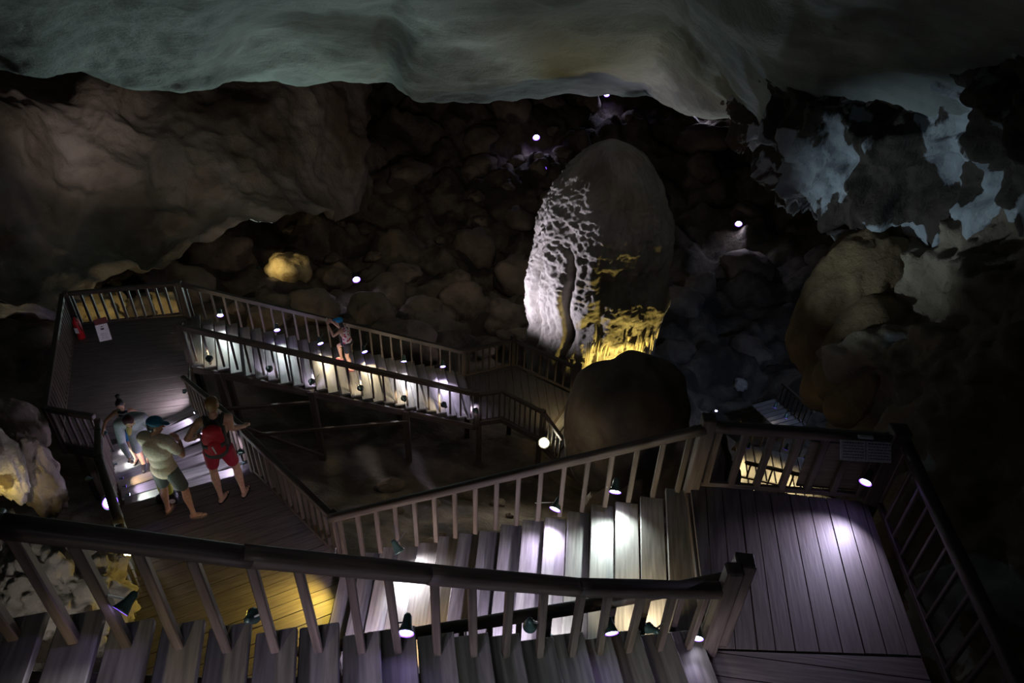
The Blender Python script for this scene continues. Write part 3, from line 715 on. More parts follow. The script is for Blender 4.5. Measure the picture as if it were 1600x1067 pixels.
def lamp(pos, aim, col, power, label, group=None, r=.055, ang=75, lens='v', arm=None, size=.03, blend=1.0, lit=True, name='spot_lamp'):
    pos = Vector(pos); aim = Vector(aim); d = (aim - pos).normalized()
    rt = root(name, pos, label, 'lamp', group)
    Q = d.to_track_quat('-Z', 'Y').to_matrix().to_4x4()
    mw = Matrix.Translation(pos) @ Q
    bm = bmesh.new(); prof_ = [(.0, r * 2.5), (r * .32, r * 2.5), (r * .5, r * 2.2), (r * .62, r * 1.2), (r * .95, r * .25), (r * 1.08, 0), (r * 1.0, 0), (r * .88, r * .2), (r * .5, r * 1.0)]
    rings = []
    for (rad, z) in prof_:
        rings.append([bm.verts.new((max(rad, 1e-4) * math.cos(2 * math.pi * k / 16), max(rad, 1e-4) * math.sin(2 * math.pi * k / 16), z)) for k in range(16)])
    for a, b in zip(rings, rings[1:]):
        for k in range(16): bm.faces.new((a[k], a[(k + 1) % 16], b[(k + 1) % 16], b[k]))
    shade = put('lamp_shade', bm, M_LAMP, rt, mw, smooth=True)
    bm = bmesh.new(); bmesh.ops.create_cone(bm, segments=16, radius1=r * .9, radius2=r * .86, depth=.006, cap_ends=True)
    bmesh.ops.translate(bm, vec=(0, 0, r * .14), verts=bm.verts)
    put('lens_fringe_rim', fringe_rim_bm(r), M_FRINGE if (lit and lens != 'y') else M_STEEL, shade, mw)
    put('lens', bm, {'w': M_LENS, 'v': M_LENS, 'b': M_LENSB, 'y': M_LENSY, 'o': M_OFF}[lens if lit else 'o'], shade, mw)
    if arm is not None:
        beam('bracket', pos - d * r * 1.4, Vector(arm), .016, .016, M_STEEL, rt)
    if lit and power:
        spot('light_source', pos + d * .02, aim, col, power * POW.get(group, 1), ang, blend, size, rt)
    return rt
def up(v, h): return v + Vector((0, 0, h))
def off(v, x=0, y=0, z=0): return v + Vector((x, y, z))
# nearest steps: lamps on the back balusters
def onA(u, v, k, h): return P(u, v, zB + .14 * (17 - k) + h)
FA = lambda i: feetA[i + 5]
lamp(onA(188, 955, 1, .40), off(FA(1), -.35, -.95, .1), WHITE, 6, 'grey-green lamp with bluish lens on the nearest railing, leftmost of its lamps', 'lamps on the nearest railing', r=.05, lens='b', arm=up(FA(1), .50), name='spot_lamp')
lamp(onA(396, 962, 4, .36), off(FA(4), -.1, .4, 0), WHITE, 0, 'unlit dark teal lamp on the nearest railing, against the yellow lit boards', 'lamps on the nearest railing', r=.05, lit=False, arm=up(FA(4), .42))
lamp(onA(634, 990, 7, .26), off(FA(7), .10, -.95, .15), COOL, 7, 'glaring white lamp low on the nearest railing in the middle of the foreground', 'lamps on the nearest railing', r=.06, lens='b', arm=up(FA(7), .36))
lamp(onA(828, 978, 11, .40), off(FA(11), -.08, .1, 0), COOL, 0, 'dark green bell lamp hanging from the nearest railing in front of violet steps', 'lamps on the nearest railing', r=.055, lit=False, arm=up(FA(11), .47))
lamp(onA(956, 990, 13, .38), off(FA(13), .2, -.95, .15), WHITE, 8, 'dark lamp with white-violet lens on the nearest railing, second from the end post', 'lamps on the nearest railing', r=.058, lens='b', arm=up(FA(13), .46))
lamp(onA(1013, 981, 15, .40), off(FA(15), -.5, .3, .1), WHITE, 0, 'small dark round lamp on the nearest railing, just left of the end post', 'lamps on the nearest railing', r=.05, lit=False, arm=up(FA(15), .44))
lamp(onA(1090, 998, 17, .28), off(FA(16), -.1, -.9, 0), VIOLET, 10, 'dark green lamp at the foot of the double end post of the nearest steps', 'lamps on the nearest railing', r=.055, arm=up(FA(16), .40))
# nearest steps: lamps along the near side (below the frame)
for i, c, pw in ((6, WARM, 34), (9, VIOLET, 60), (11, VIOLET, 18), (14, COOL, 20), (17, COOL, 42), (19, WARM, 26), (21, VIOLET, 50)):
    f = frontA[i]
    lamp(off(f, -.12, .12, .38), lerp(f, feetA[i], .38), c, pw, 'small lamp low on the near side of the nearest steps, %s' % {6: 'first from the left', 9: 'second from the left', 11: 'third from the left', 14: 'fourth from the left', 17: 'fifth from the left', 19: 'sixth from the left', 21: 'last before the landing'}[i],
         'lamps along the near side of the nearest steps', arm=off(f, -.12, 0, .42), ang=95)
# lit steps C
def onC(k): return zB - .15 * k
def lC(u, v, k, h, dx, dy, c, pw, lab, **kw):
    p = P(u, v, onC(k) + h); i = min(len(C_feet) - 1, max(0, k - 1)); f = C_feet[i]
    return lamp(p, off(f, dx, dy, 0), c, pw, lab, 'lamps on the back railing of the lit steps', arm=off(f, 0, 0, h + .05), r=.075, **kw)
lC(961, 769, 4, .42, -.02, -.85, COOL, 150, 'bright lamp over the whitest step, right of its pair on the brown railing', ang=120)
lC(867, 796, 7, .42, -.15, -1.0, VIOLET, 105, 'bright violet-fringed lamp on the brown railing, left of its pair above the lit steps', ang=120)
lC(624, 862, 13, .40, .25, -.6, WHITE, 150, 'lamp half hidden by a baluster over the lower glaring white step', ang=120)
def lCf(k, h, c, pw, lab, dx=0):
    f = C_front[k]; b = C_feet[k]
    return lamp(off(f, dx, .06, h), lerp(f, b, .42) + Vector((dx, 0, 0)), c, pw, lab, 'lamps on the front railing of the lit steps', arm=off(f, dx, -.02, h + .06), ang=125)
lCf(2, .40, WARM, 75, 'warm lamp low on the black front railing, nearest the right landing', .1)
lCf(5, .40, WHITE, 60, 'lamp low on the black front railing of the lit steps, second from the right landing')
lCf(7, .40, VIOLET, 95, 'violet lamp low on the black front railing, third from the right landing')
lCf(11, .40, (1, .70, .34), 75, 'orange-warm lamp low on the black front railing, fourth from the right landing')
lCf(13, .40, VIOLET, 110, 'white-violet lamp low on the black front railing, last before the left landing')
# gold lamp over the left landing
lamp(P(514, 893, -8.38), W(-3.6, 5.2, zD), GOLD, 110, 'lamp on the corner post of the left landing flooding its boards yellow', r=.06, lens='y', arm=W(-2.46, 6.4, -8.25), ang=150)
# right landing
lamp(P(1352, 754, zB + .45), P(1285, 900, zB), (.76, .68, 1), 100, 'blue-violet lamp in the back corner of the right landing', r=.07, lens='b', arm=W(4.36, 5.86, zB + .55), ang=95, blend=1)
# steps E
lamp(P(172, 785, -8.25), P(172, 785, -8.25) + Vector((.75, -.65, .35)), (1, .88, .55), 34, 'large glaring blue-fringed lamp below the left railing, facing the viewer', r=.11, lens='b', arm=W(-6.1, 7.3, -8.1), ang=140)
lamp(P(197, 866, -8.2), W(-5.1, 4.8, -7.3), GOLD, 48, 'yellow-white lamp under the nearest handrail, gilding the pale rugged boulder', r=.07, lens='y', arm=W(-5.4, 6.4, -8.1), ang=120)
lamp(P(163, 678, -9.0), lerp(EL1, ER1, .3) + Vector((.8, -1.2, .5)), WHITE, 26, 'blue-fringed lamp at the top of the left railing by the dark-haired visitor', r=.07, lens='b', arm=W(-7.75, 9.55, -8.9), ang=110)
lamp(P(158, 733, -9.2), P(158, 733, -9.2) + Vector((.6, -1, -.1)), WARM, 6, 'small yellow-white lamp outside the left railing, above the large blue-fringed one', r=.06, lens='y')
lamp(P(137, 748, -9.8), P(137, 748, -9.8) + Vector((-1, .2, -.3)), (.7, .8, 1), 12, 'small lamp on the rock side below the left railing', r=.05, lens='v')
lamp(P(376, 706, -8.42), lerp(lerp(EL0, EL1, .5), lerp(ER0, ER1, .5), .6), VIOLET, 60, 'lamp on the right railing behind the visitor with the red backpack', r=.055, lens='b', arm=W(-4.55, 8.5, -8.35), ang=110)
lamp(off(ER1, -.06, .10, .45), off(lerp(EL1, ER1, .6), -.4, .9, 0), (.93, .86, 1), 70, 'small lamp at the far end of the right railing, whitening the far landing corner', r=.05, arm=off(ER1, .1, -.2, .7), ang=120)
for k, side, c, pw, lb in ((1, 1, VIOLET, 40, 'first added tiny lamp low on the right of the striped steps'), (3, 1, VIOLET, 44, 'second added tiny lamp low on the right of the striped steps'), (5, 1, VIOLET, 44, 'third added tiny lamp low on the right of the striped steps'), (7, 1, VIOLET, 50, 'fourth added tiny lamp low on the right of the striped steps'),
                       (1, 0, COOL, 40, 'first added tiny lamp low on the left of the striped steps'), (2, 0, VIOLET, 24, 'second added tiny lamp low on the left of the striped steps'), (3, 0, (1, .72, .45), 30, 'added tiny orange lamp low on the left of the striped steps'), (5, 0, COOL, 24, 'fourth added tiny lamp low on the left of the striped steps'), (7, 0, WHITE, 24, 'fifth added tiny lamp low on the left of the striped steps')):
    t = (k - .5) / (nE - 1); pl_, pr_ = lerp(EL0, EL1, t), lerp(ER0, ER1, t); z = Z(zD) - k * (zD - zF) / nE
    o_, q_ = (pr_, pl_) if side else (pl_, pr_); o_.z = q_.z = z
    d_ = (q_ - o_).normalized()
    lamp(o_ + d_ * .06 + Vector((0, 0, .145)), o_ + d_ * 1.1 + Vector((0, 0, -.02)), c, pw, lb, 'added tiny lamps along the striped steps', r=.026, ang=120, size=.02)  # unseen lamps added so that each lights its own tread as a band
# long steps G
def lG(u, v, k, front, c, pw, lab, lens='v', ang=100, vis=.40):
    f = (G_f if front else G_b)[min(24, max(0, k - 1))]; o_ = (G_b if front else G_f)[min(24, max(0, k - 1))]
    p = P(u, v, f.z - ZO + vis)
    return lamp(p, lerp(f, o_, .48), c, pw, lab, 'lamps on the front of the long steps' if front else 'lamps at the back of the long steps', arm=up(f, vis + .05), r=.085, lens=lens, ang=ang, size=.04)
lG(344, 493, 3, 0, COOL, 70, 'first lamp of the long steps, at the far left by the plank landing')
lG(433, 516, 8, 0, COOL, 50, 'second lamp at the back of the long steps, violet-fringed', 'b')
lG(501, 537, 12, 0, WARM, 75, 'lamp at the back of the long steps just left of the climber')
lG(570, 550, 16, 0, WARM, 75, 'lamp at the back of the long steps just right of the climber', 'b')
lG(631, 565, 19, 0, WHITE, 75, 'fifth lamp at the back of the long steps, over a small glaring step')
lG(692, 573, 23, 0, VIOLET, 95, 'last lamp at the back of the long steps, over violet boards', 'b')
lG(327, 560, 2, 1, WARM, 36, 'dark lamp at the front of the long steps, first from the left')
lG(421, 576, 7, 1, VIOLET, 55, 'dark lamp at the front of the long steps, second from the left')
lG(487, 596, 11, 1, VIOLET, 55, 'dark lamp at the front of the long steps, beside the tall support post')
lG(563, 606, 14, 1, WARM, 48, 'dark lamp at the front of the long steps, below the climber')
lG(631, 622, 18, 1, WARM, 50, 'dark lamp at the front of the long steps, third from the small landing')
lG(693, 632, 21, 1, WARM, 48, 'dark lamp at the front of the long steps, second from the small landing')
lG(743, 641, 25, 1, VIOLET, 55, 'dark lamp at the front of the long steps, by the post of the small landing')
# warm floodlight below H
pH = P(850, 692, -13.45)
lamp(pH, pH + Vector((-.1, -1, .55)), (1, .93, .72), 160, 'glaring warm-white floodlight by the small landing, left of the round boulder', r=.17, lens='y', ang=150, size=.08, name='floodlight')
lamp(W(1.75, 14.9, -12.8), W(1.25, 15.7, -13.5), (1, .82, .40), 50, 'warm lamp over the short steps behind the round boulder', r=.05, ang=100)
# lamps on the slopes, facing the walkways
for (u, v, lens, lab, r, pw) in [(86, 435, 'b', 'blue-fringed glaring lamp on the slope at the left beside yellow stones', .16, 16), (2, 440, 'y', 'pale lamp cut by the left edge of the picture', .12, 30), (557, 437, 'w', 'lone glaring white lamp on the slope above the climber', .19, 22),
        (838, 215, 'b', 'violet lamp high on the slope, upper of two left of the stalagmite tip', .26, 90), (848, 264, 'b', 'violet lamp high on the slope, lower of two left of the stalagmite tip', .26, 90), (948, 148, 'b', 'violet lamp at the roof line above the stalagmite', .22, 60),
        (1093, 178, 'w', 'white lamp at the roof line right of the stalagmite, by a lit ledge', .26, 90), (1154, 350, 'w', 'lone white lamp on the dark slope right of the stalagmite', .23, 80), (1119, 642, 'w', 'tiny pale lamp in the blue basin left of the tall post', .06, 10)]:
    p = hit(u, v, .25); r_ = ray(u, v).normalized(); p = p - r_ * .5
    lamp(p, p - r_ * .8 + Vector((.1, 0, -.55)), (.72, .74, 1) if lens != 'y' else WARM, pw, lab, 'lamps on the slopes', r=r, lens=lens, ang=150, size=.1, name='floodlight')
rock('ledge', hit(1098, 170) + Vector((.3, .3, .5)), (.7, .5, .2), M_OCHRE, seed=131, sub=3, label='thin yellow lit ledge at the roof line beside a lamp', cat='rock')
lamp(hit(450, 424) + Vector((-.6, -2.0, 1.3)), hit(450, 424) + Vector((0, 0, .4)), (1, .80, .36), 120, 'hidden warm lamp shining on the ochre boulder beyond the far landing', r=.08, ang=70, name='floodlight')
lamp(W(-12.0, 16.2, -11.7), W(-12.2, 18.2, -12.8), (1, .80, .38), 120, 'warm lamp behind the far left fence shining on the rocks there', r=.08, ang=120, name='floodlight')
lamp(W(-9.6, 16.4, -12.0), W(-10.1, 18.4, -13.0), (1, .80, .45), 90, 'warm lamp behind the right end of the far left fence', r=.08, ang=60, name='floodlight')
lamp(P(100, 428, -13.4) , hit(118, 440), (1, .84, .5), 26, 'small warm lamp above the yellow stones on the left slope', r=.08, ang=120, name='floodlight')
# lights at the left rocks
lamp(W(-7.0, 6.3, -9.4), P(20, 720, -8.7), (1, .97, .92), 26, 'hidden lamp below the left railing shining on the white dripstone column', r=.07, ang=70, name='floodlight')
lamp(P(2, 800, -8.6), P(6, 760, -8.9), GOLD, 22, 'yellow lamp at the foot of the white dripstone column', r=.07, lens='y', ang=120, name='floodlight')
lamp(W(-4.4, 3.3, -6.3), W(-5.5, 4.9, -7.4), (1, .93, .80), 24, 'unseen lamp added under the nearest steps to light the pale rugged boulder', r=.06, ang=110, name='floodlight')  # added lamp, only there to brighten the boulder

# ------------------------------------------------------------------ far lower walkway, seen through the back fence of landing B
flK = root('staircase', W(8.4, 15.6, -15.6), 'far lower wooden steps glowing yellow, seen through the back fence of the right landing', 'staircase')
K0, K1 = P(1148, 690, -16.6), P(1285, 722, -17.8)
for k in range(10):
    t = (k + .5) / 10; a = lerp(K0, K1, t); b = a + Vector((-.35, -2.0, 0)); tread(a, b, .27, a.z, flK)
stringer([K0, K1], flK); stringer([K0 + Vector((-.35, -2, 0)), K1 + Vector((-.35, -2, 0))], flK)
for k in range(8):
    t = (k + .5) / 8; a = lerp(P(1262, 664, -18.0), P(1212, 622, -19.0), t); tread(a, a + Vector((-1.2, -.5, 0)), .30, a.z, flK, gap=.12)
railing('stair_railing', 'thin dark railing on the near side of the far lower yellow steps', [K0 + Vector((-.35, -2, 0)), K1 + Vector((-.35, -2, 0))], 9, h=.95, bal=.05, bottom=.3, m=M_CUT, hm=M_CUT, seed=83)
railing('stair_railing', 'thin dark railing on the far side of the far lower yellow steps', [K0, K1], 9, h=.95, bal=.05, m=M_CUT, hm=M_CUT, seed=89)
railing('stair_railing', 'pale rail slanting down at the far end of the lower walkway', [P(1214, 626, -19.0), P(1262, 672, -18.0)], 8, h=.95, bal=.05, m=M_CUT, hm=M_CUT, seed=97)
for (u, v, z, c, pw, lab) in [(1210, 637, -17.6, VIOLET, 7, 'violet lamp above the fence of the right landing, farthest of the lower walkway'), (1227, 653, -17.2, VIOLET, 9, 'violet lamp just above the fence rail, second of the lower walkway'),
        (1168, 700, -16.0, WARM, 90, 'lamp of the lower walkway seen through the fence, leftmost'), (1227, 702, -16.2, WARM, 100, 'violet lamp of the lower walkway seen through the middle of the fence'), (1258, 717, -16.5, WARM, 100, 'white lamp of the lower walkway with starry glare, rightmost in the fence')]:
    p = P(u, v, z); lamp(p, p + Vector((-.3, -.5, -.8)), (1, .80, .38) if c is WARM else (1, .8, .45), pw, lab, 'lamps of the lower walkway', r=.09, lens='v', ang=150, size=.05)

# ------------------------------------------------------------------ signs and small things
def board(name, tl, tr, bl, th, m, parent=None):
    tl, tr, bl = Vector(tl), Vector(tr), Vector(bl); c = (tr + bl) / 2; x = (tr - tl); y = (tl - bl); n = x.cross(y).normalized()
    mw = Matrix((x.normalized(), y.normalized(), n)).transposed().to_4x4(); mw.translation = c
    bm = bmesh.new(); box(bm, (0, 0, 0), (x.length, y.length, th), None, .003)
    o = put(name, bm, m, parent, mw); return o, mw, x.length, y.length
sg = root('sign', W(4.0, 5.80, zB + .93), 'grey sign with two columns of small print on the back fence of the right landing', 'sign')
zt = zB + 1.04
o_, mw, sw, sh = board('sign_panel', W(3.74, 5.77, zt), W(4.30, 5.73, zt), W(3.74, 5.62, zt - .17), .015, M_SIGN, sg)
bm = bmesh.new(); rn = random.Random(3)
for colx in (-.25, .25):
    for ln in range(6):
        y = sh * .38 - ln * sh * .145; x = colx * sw - sw * .20
        while x < colx * sw + sw * .20:
            l = rn.uniform(.008, .03); box(bm, (x + l / 2, y, .0085), (l, .009 if ln else .016, .001)); x += l + .007
box(bm, (0, 0, .0085), (.006, sh * .92, .001))
put('printed_text', bm, M_INK, sg, mw)
beam('top_clip', W(3.95, 5.80, zt + .02), W(4.12, 5.79, zt + .02), .05, .03, M_SIGN, sg)
bd = root('back_board', W(4.0, 5.9, zB + .1), 'dark reddish-brown board fixed behind the fence under the grey sign', 'board')
o_, mw, a_, b_ = board('board_panel', W(3.55, 5.99, zB + .80), W(4.30, 5.95, zB + .80), W(3.60, 5.99, zB + .05), .03, M_WOOD, bd)
# notice and extinguisher on landing F
nt_ = root('notice_board', P(162, 515, zF + .6), 'white paper notice with a dark red header on the fence of the far landing', 'sign')
a = P(149, 509, zF + .62); b = P(168, 504, zF + .62); c = a + Vector((0.03, -.12, -.42))
o_, mw, sw, sh = board('notice_sheet', a, b, c, .012, M_WHITE, nt_)
bm = bmesh.new(); box(bm, (0, sh * .22, .008), (sw * .28, sh * .10, .002)); box(bm, (0, sh * .36, .008), (sw * .18, sh * .05, .002))
for k in range(5): box(bm, (0, -.02 - k * sh * .08, .008), (sw * rn.uniform(.4, .7), .006, .001))
put('printed_mark', bm, M_INK, nt_, mw)
a2 = a + Vector((-.02, .02, .16)); board('header_strip', a2, b + Vector((0.0, .02, .16)), a + Vector((0, .01, .01)), .012, flat('dark_red_paint', (.16, .03, .03)), nt_)
ex = root('fire_extinguisher', W(-11.15, 14.35, zF), 'red fire extinguisher standing in the back left corner of the far landing', 'fire extinguisher')
bm = bmesh.new(); rings = []
for (rad, z) in [(.001, 0), (.085, 0), (.09, .02), (.09, .46), (.08, .52), (.045, .57), (.03, .60), (.03, .63), (.001, .63)]:
    rings.append([bm.verts.new((rad * math.cos(k * math.pi / 10), rad * math.sin(k * math.pi / 10), z)) for k in range(20)])
for a_, b_ in zip(rings, rings[1:]):
    for k in range(20): bm.faces.new((a_[k], a_[(k + 1) % 20], b_[(k + 1) % 20], b_[k]))
put('cylinder_body', bm, M_RED, ex, Matrix.Translation(ex.location), smooth=True)
beam('carrying_handle', off(ex.location, -.02, 0, .66), off(ex.location, .13, -.02, .69), .03, .02, M_BLACK, ex)
beam('hose', off(ex.location, .04, -.02, .62), off(ex.location, .12, -.05, .25), .025, .025, M_BLACK, ex)
bm = bmesh.new(); box(bm, (0, -.088, .28), (.09, .008, .16)); put('paper_label', bm, M_WHITE, ex, Matrix.Translation(ex.location))

# ------------------------------------------------------------------ people
def skin(n, c): 
    m = flat(n, c, .55); m.node_tree.nodes['Principled BSDF'].inputs['Subsurface Weight'].default_value = .08; return m
SK1 = skin('skin_fair', (.62, .36, .24)); SK2 = skin('skin_tan', (.52, .29, .18))
class Blob:
    """a soft body made of tapered limbs and ellipsoids, fused into one continuous surface"""
    def __init__(s): s.bm = bmesh.new()
    def cap(s, p, q, r1, r2):
        p, q = Vector(p), Vector(q); ax = q - p; L = ax.length
        if L < 1e-5: return s
        Q = ax.to_track_quat('Z', 'Y').to_matrix(); n = 14; rings = []
        prof_ = [(-math.cos(t), math.sin(t), 0) for t in (.15, .55, 1.0, 1.45)] + [(math.cos(t), math.sin(t), 1) for t in (1.7, 1.2, .7, .2)]
        for (c_, s_, e) in prof_:
            r = r2 if e else r1; z = (L if e else 0) + c_ * r
            rings.append([s.bm.verts.new(p + Q @ Vector((s_ * r * math.cos(2 * math.pi * k / n), s_ * r * math.sin(2 * math.pi * k / n), z))) for k in range(n)])
        for a, b in zip(rings, rings[1:]):
            for k in range(n): s.bm.faces.new((a[k], a[(k + 1) % n], b[(k + 1) % n], b[k]))
        s.bm.faces.new(rings[0][::-1]); s.bm.faces.new(rings[-1]); return s
    def ell(s, c, rad, x=None, z=None):
        x = Vector(x or (1, 0, 0)).normalized(); z = Vector(z or (0, 0, 1)); z = (z - x * z.dot(x)).normalized(); y = z.cross(x)
        m = Matrix((x, y, z)).transposed().to_4x4(); m.translation = Vector(c)
        bmesh.ops.create_uvsphere(s.bm, u_segments=20, v_segments=12, radius=1, matrix=m @ Matrix.Diagonal((*rad, 1))); return s
    def chain(s, pts, rs):
        for a, b, r1, r2 in zip(pts, pts[1:], rs, rs[1:]): s.cap(a, b, r1, r2)
        return s
    def build(s, name, m, parent, mw, vox=.008, sm=4):
        me = mesh_of(s.bm, name); me.materials.append(m)
        o = bpy.data.objects.new(name, me); COL.objects.link(o); o.matrix_basis = mw
        if vox:
            r = o.modifiers.new('fuse', 'REMESH'); r.mode = 'VOXEL'; r.voxel_size = vox; r.use_smooth_shade = True
            k = o.modifiers.new('soften', 'SMOOTH'); k.factor = .5; k.iterations = sm
        else:
            for p in me.polygons: p.use_smooth = True
        child(o, parent); return o
V = Vector
def hand(b, wrist, dirv, palmn, curl=.5, side=1, sc=1.0):
    """palm, four unequal bent fingers and a thumb; palmn = direction the palm faces"""
    d = V(dirv).normalized(); n = V(palmn); n = (n - d * n.dot(d)).normalized(); w_ = d.cross(n) * side
    b.ell(wrist + d * .045 * sc, (.040 * sc, .016 * sc, .050 * sc), x=w_, z=d)
    for i, (o_, l) in enumerate(((.030, .072), (.010, .082), (-.010, .076), (-.029, .060))):
        p = wrist + d * .082 * sc + w_ * o_ * sc; q = p + (d * math.cos(curl * .6) + n * math.sin(curl * .6)) * l * .45 * sc
        r_ = q + (d * math.cos(curl * 1.5) + n * math.sin(curl * 1.5)) * l * .32 * sc; t = r_ + (d * math.cos(curl * 2.3) + n * math.sin(curl * 2.3)) * l * .25 * sc
        b.chain([p, q, r_, t], [.0095 * sc, .009 * sc, .008 * sc, .007 * sc])
    p = wrist + d * .022 * sc + w_ * .032 * sc; q = p + (d * .55 + w_ * .75 + n * .3).normalized() * .036 * sc; b.chain([p, q, q + (d * .9 + n * .4 + w_ * .1).normalized() * .030 * sc], [.013 * sc, .011 * sc, .009 * sc])
def human(label, foot, heading, J, sc=1.0, skin_m=SK1, female=False, name='person', shirt=None, shorts=None, hair=None, shoes=None, cap=None, z_ref=0, group=None):
    """J: joints in body space, x right, y forward, z up, for a 1.75 m figure"""
    D = dict(pelvis=V((0, 0, .94)), chest=V((0, 0, 1.27)), neck=V((0, .0, 1.46)), head=V((0, .03, 1.62)), lat=V((1, 0, 0)), plat=V((1, 0, 0)), look=V((0, 1, 0)),
             eR=V((.26, -.02, 1.14)), wR=V((.28, .08, .90)), eL=V((-.26, -.02, 1.14)), wL=V((-.28, .08, .90)), hR=V((0, .2, -1)), hL=V((0, .2, -1)), nR=V((-1, 0, 0)), nL=V((1, 0, 0)),
             kR=V((.11, .03, .50)), aR=V((.12, -.02, .085)), kL=V((-.11, .03, .50)), aL=V((-.12, -.02, .085)), tR=V((.12, 1, 0)), tL=V((-.12, 1, 0)), curlR=.5, curlL=.5)
    D.update({k: (V(v) if isinstance(v, tuple) else v) for k, v in J.items()})
    r = root(name, foot, label, 'person', group); r.rotation_euler = (0, 0, heading); r.scale = (1, 1, 1)
    mw = Matrix.Translation(foot) @ Matrix.Rotation(heading, 4, 'Z') @ Matrix.Scale(sc, 4)
    g = .88 if female else 1
    pel, ch, nk, hd, lat, plat = D['pelvis'], D['chest'], D['neck'], D['head'], D['lat'].normalized(), D['plat'].normalized()
    spine = (nk - pel).normalized(); sw = .185 * g
    sR, sL = nk - spine * .045 + lat * sw, nk - spine * .045 - lat * sw
    hpR, hpL = pel + plat * .09 - spine * .03, pel - plat * .09 - spine * .03
    fwd = spine.cross(lat) * -1
    look = D['look'].normalized(); hup = (hd - nk).normalized(); hx = look.cross(hup).normalized(); hup = hx.cross(look)
    def torso(b, e=0, bare=False):
        b.ell(pel, (.155 + e, .11 + e, .13 + e), x=plat, z=spine); b.ell(lerp(pel, ch, .5), (.132 * g + e, .095 + e, .17 + e), x=lerp(plat, lat, .5), z=spine)
        b.ell(ch, ((.145 if bare else .165) * g + e, .112 + e, .17 + e), x=lat, z=spine); b.cap(sR - lat * (.075 if bare else .02), sL + lat * (.075 if bare else .02), (.050 if bare else .062) + e, (.050 if bare else .062) + e)
        b.ell(nk - spine * .10, ((.12 if bare else .165) * g + e, .09 + e, .085 + e), x=lat, z=spine)
    b = Blob(); torso(b)
    b.cap(nk - spine * .04, hd - hup * .06, .058 * g, .052 * g)
    b.ell(hd + hup * .02, (.076, .094, .108), x=hx, z=hup); b.ell(hd - hup * .055 + look * .025, (.056, .062, .060), x=hx, z=hup)
    b.cap(hd + look * .086 + hup * .012, hd + look * .108 - hup * .018, .010, .015)          # nose
    for s_ in (1, -1): b.ell(hd + hx * .078 * s_ - hup * .002 - look * .005, (.010, .020, .030), x=hx, z=hup)
    b.cap(hd + look * .088 - hup * .050 - hx * .02, hd + look * .088 - hup * .050 + hx * .02, .008, .008)
    for s_, e_, w_, h_, n_, cu in ((sR, D['eR'], D['wR'], D['hR'], D['nR'], D['curlR']), (sL, D['eL'], D['wL'], D['hL'], D['nL'], D['curlL'])):
        b.chain([s_, lerp(s_, e_, .35), e_, lerp(e_, w_, .3), w_], [.055 * g, .050 * g, .039 * g, .042 * g, .027 * g])
        hand(b, w_, h_, n_, cu, 1 if s_ is sR else -1)
    for hp, k_, a_, t_ in ((hpR, D['kR'], D['aR'], D['tR']), (hpL, D['kL'], D['aL'], D['tL'])):
        b.chain([hp, lerp(hp, k_, .45), k_, lerp(k_, a_, .32) + V((0, -.012, 0)), lerp(k_, a_, .8), a_], [.092, .078, .054, .058, .036, .036])
        t_ = t_.normalized(); b.chain([a_ - t_ * .03 - V((0, 0, .045)), a_ + t_ * .07 - V((0, 0, .048)), a_ + t_ * .15 - V((0, 0, .062))], [.034, .034, .022])
    body = b.build('body', skin_m, r, mw)
    def add(nm, m, fn, vox=.009, par=None, **k):
        bb = Blob(); fn(bb); return bb.build(nm, m, par or r, mw, vox, **k)
    # eyes, brows and mouth
    def eyes(bb):
        for s_ in (1, -1): bb.ell(hd + look * .088 + hup * .018 + hx * .030 * s_, (.013, .007, .006), x=hx, z=hup)
    add('eyes', M_BLACK, eyes, 0, body)
    add('lips', flat('lip_colour', (.38, .12, .10)), lambda bb: bb.cap(hd + look * .095 - hup * .050 - hx * .016, hd + look * .095 - hup * .050 + hx * .016, .006, .006), 0, body)
    if shirt:
        m, sleeve, ln = shirt
        def f(bb):
            torso(bb, .014 + (.022 if sleeve else 0), bare=not sleeve)
            bb.ell(lerp(pel, ch, .15), (.150 + .018, .105 + .018, .16), x=plat, z=spine)
            if sleeve:
                for s_, e_, w_ in ((sR, D['eR'], D['wR']), (sL, D['eL'], D['wL'])):
                    t = min(1, sleeve); bb.chain([s_, lerp(s_, e_, t * .5), lerp(s_, e_, t)], [.078, .076, .066 if sleeve <= 1 else .062])
                    if sleeve > 1: bb.chain([e_, lerp(e_, w_, .5), lerp(e_, w_, .95)], [.062, .056, .042])
            if ln: 
                for hp in (hpR, hpL): bb.cap(hp + spine * .05, hp - spine * ln, .10, .105)
        add('shirt', m, f)
    if shorts:
        m, t = shorts
        def f(bb):
            bb.ell(pel - spine * .01, (.170, .128, .115), x=plat, z=spine)
            for hp, k_ in ((hpR, D['kR']), (hpL, D['kL'])): bb.chain([hp, lerp(hp, k_, t * .55), lerp(hp, k_, t)], [.112, .100, .088])
        add('shorts', m, f)
    if hair:
        m, kind = hair
        def f(bb):
            bb.ell(hd + hup * .042 - look * .018, (.086, .096, .096), x=hx, z=hup)
            if kind == 'short': bb.ell(hd - look * .045 - hup * .01, (.070, .055, .075), x=hx, z=hup)
            if kind == 'bun': bb.ell(hd - look * .045 - hup * .01, (.074, .06, .085), x=hx, z=hup).ell(hd + V((0, 0, .17)) - look * .05, (.05, .05, .05)).cap(hd + V((0, 0, .09)) - look * .04, hd + V((0, 0, .16)) - look * .05, .04, .03)
            if kind == 'long': bb.ell(hd - look * .05 - hup * .03, (.078, .055, .11), x=hx, z=hup).chain([hd - look * .07 - hup * .05, hd - look * .10 - hup * .18, hd - look * .10 - hup * .30], [.06, .05, .025])
        add('hair', m, f, .007)
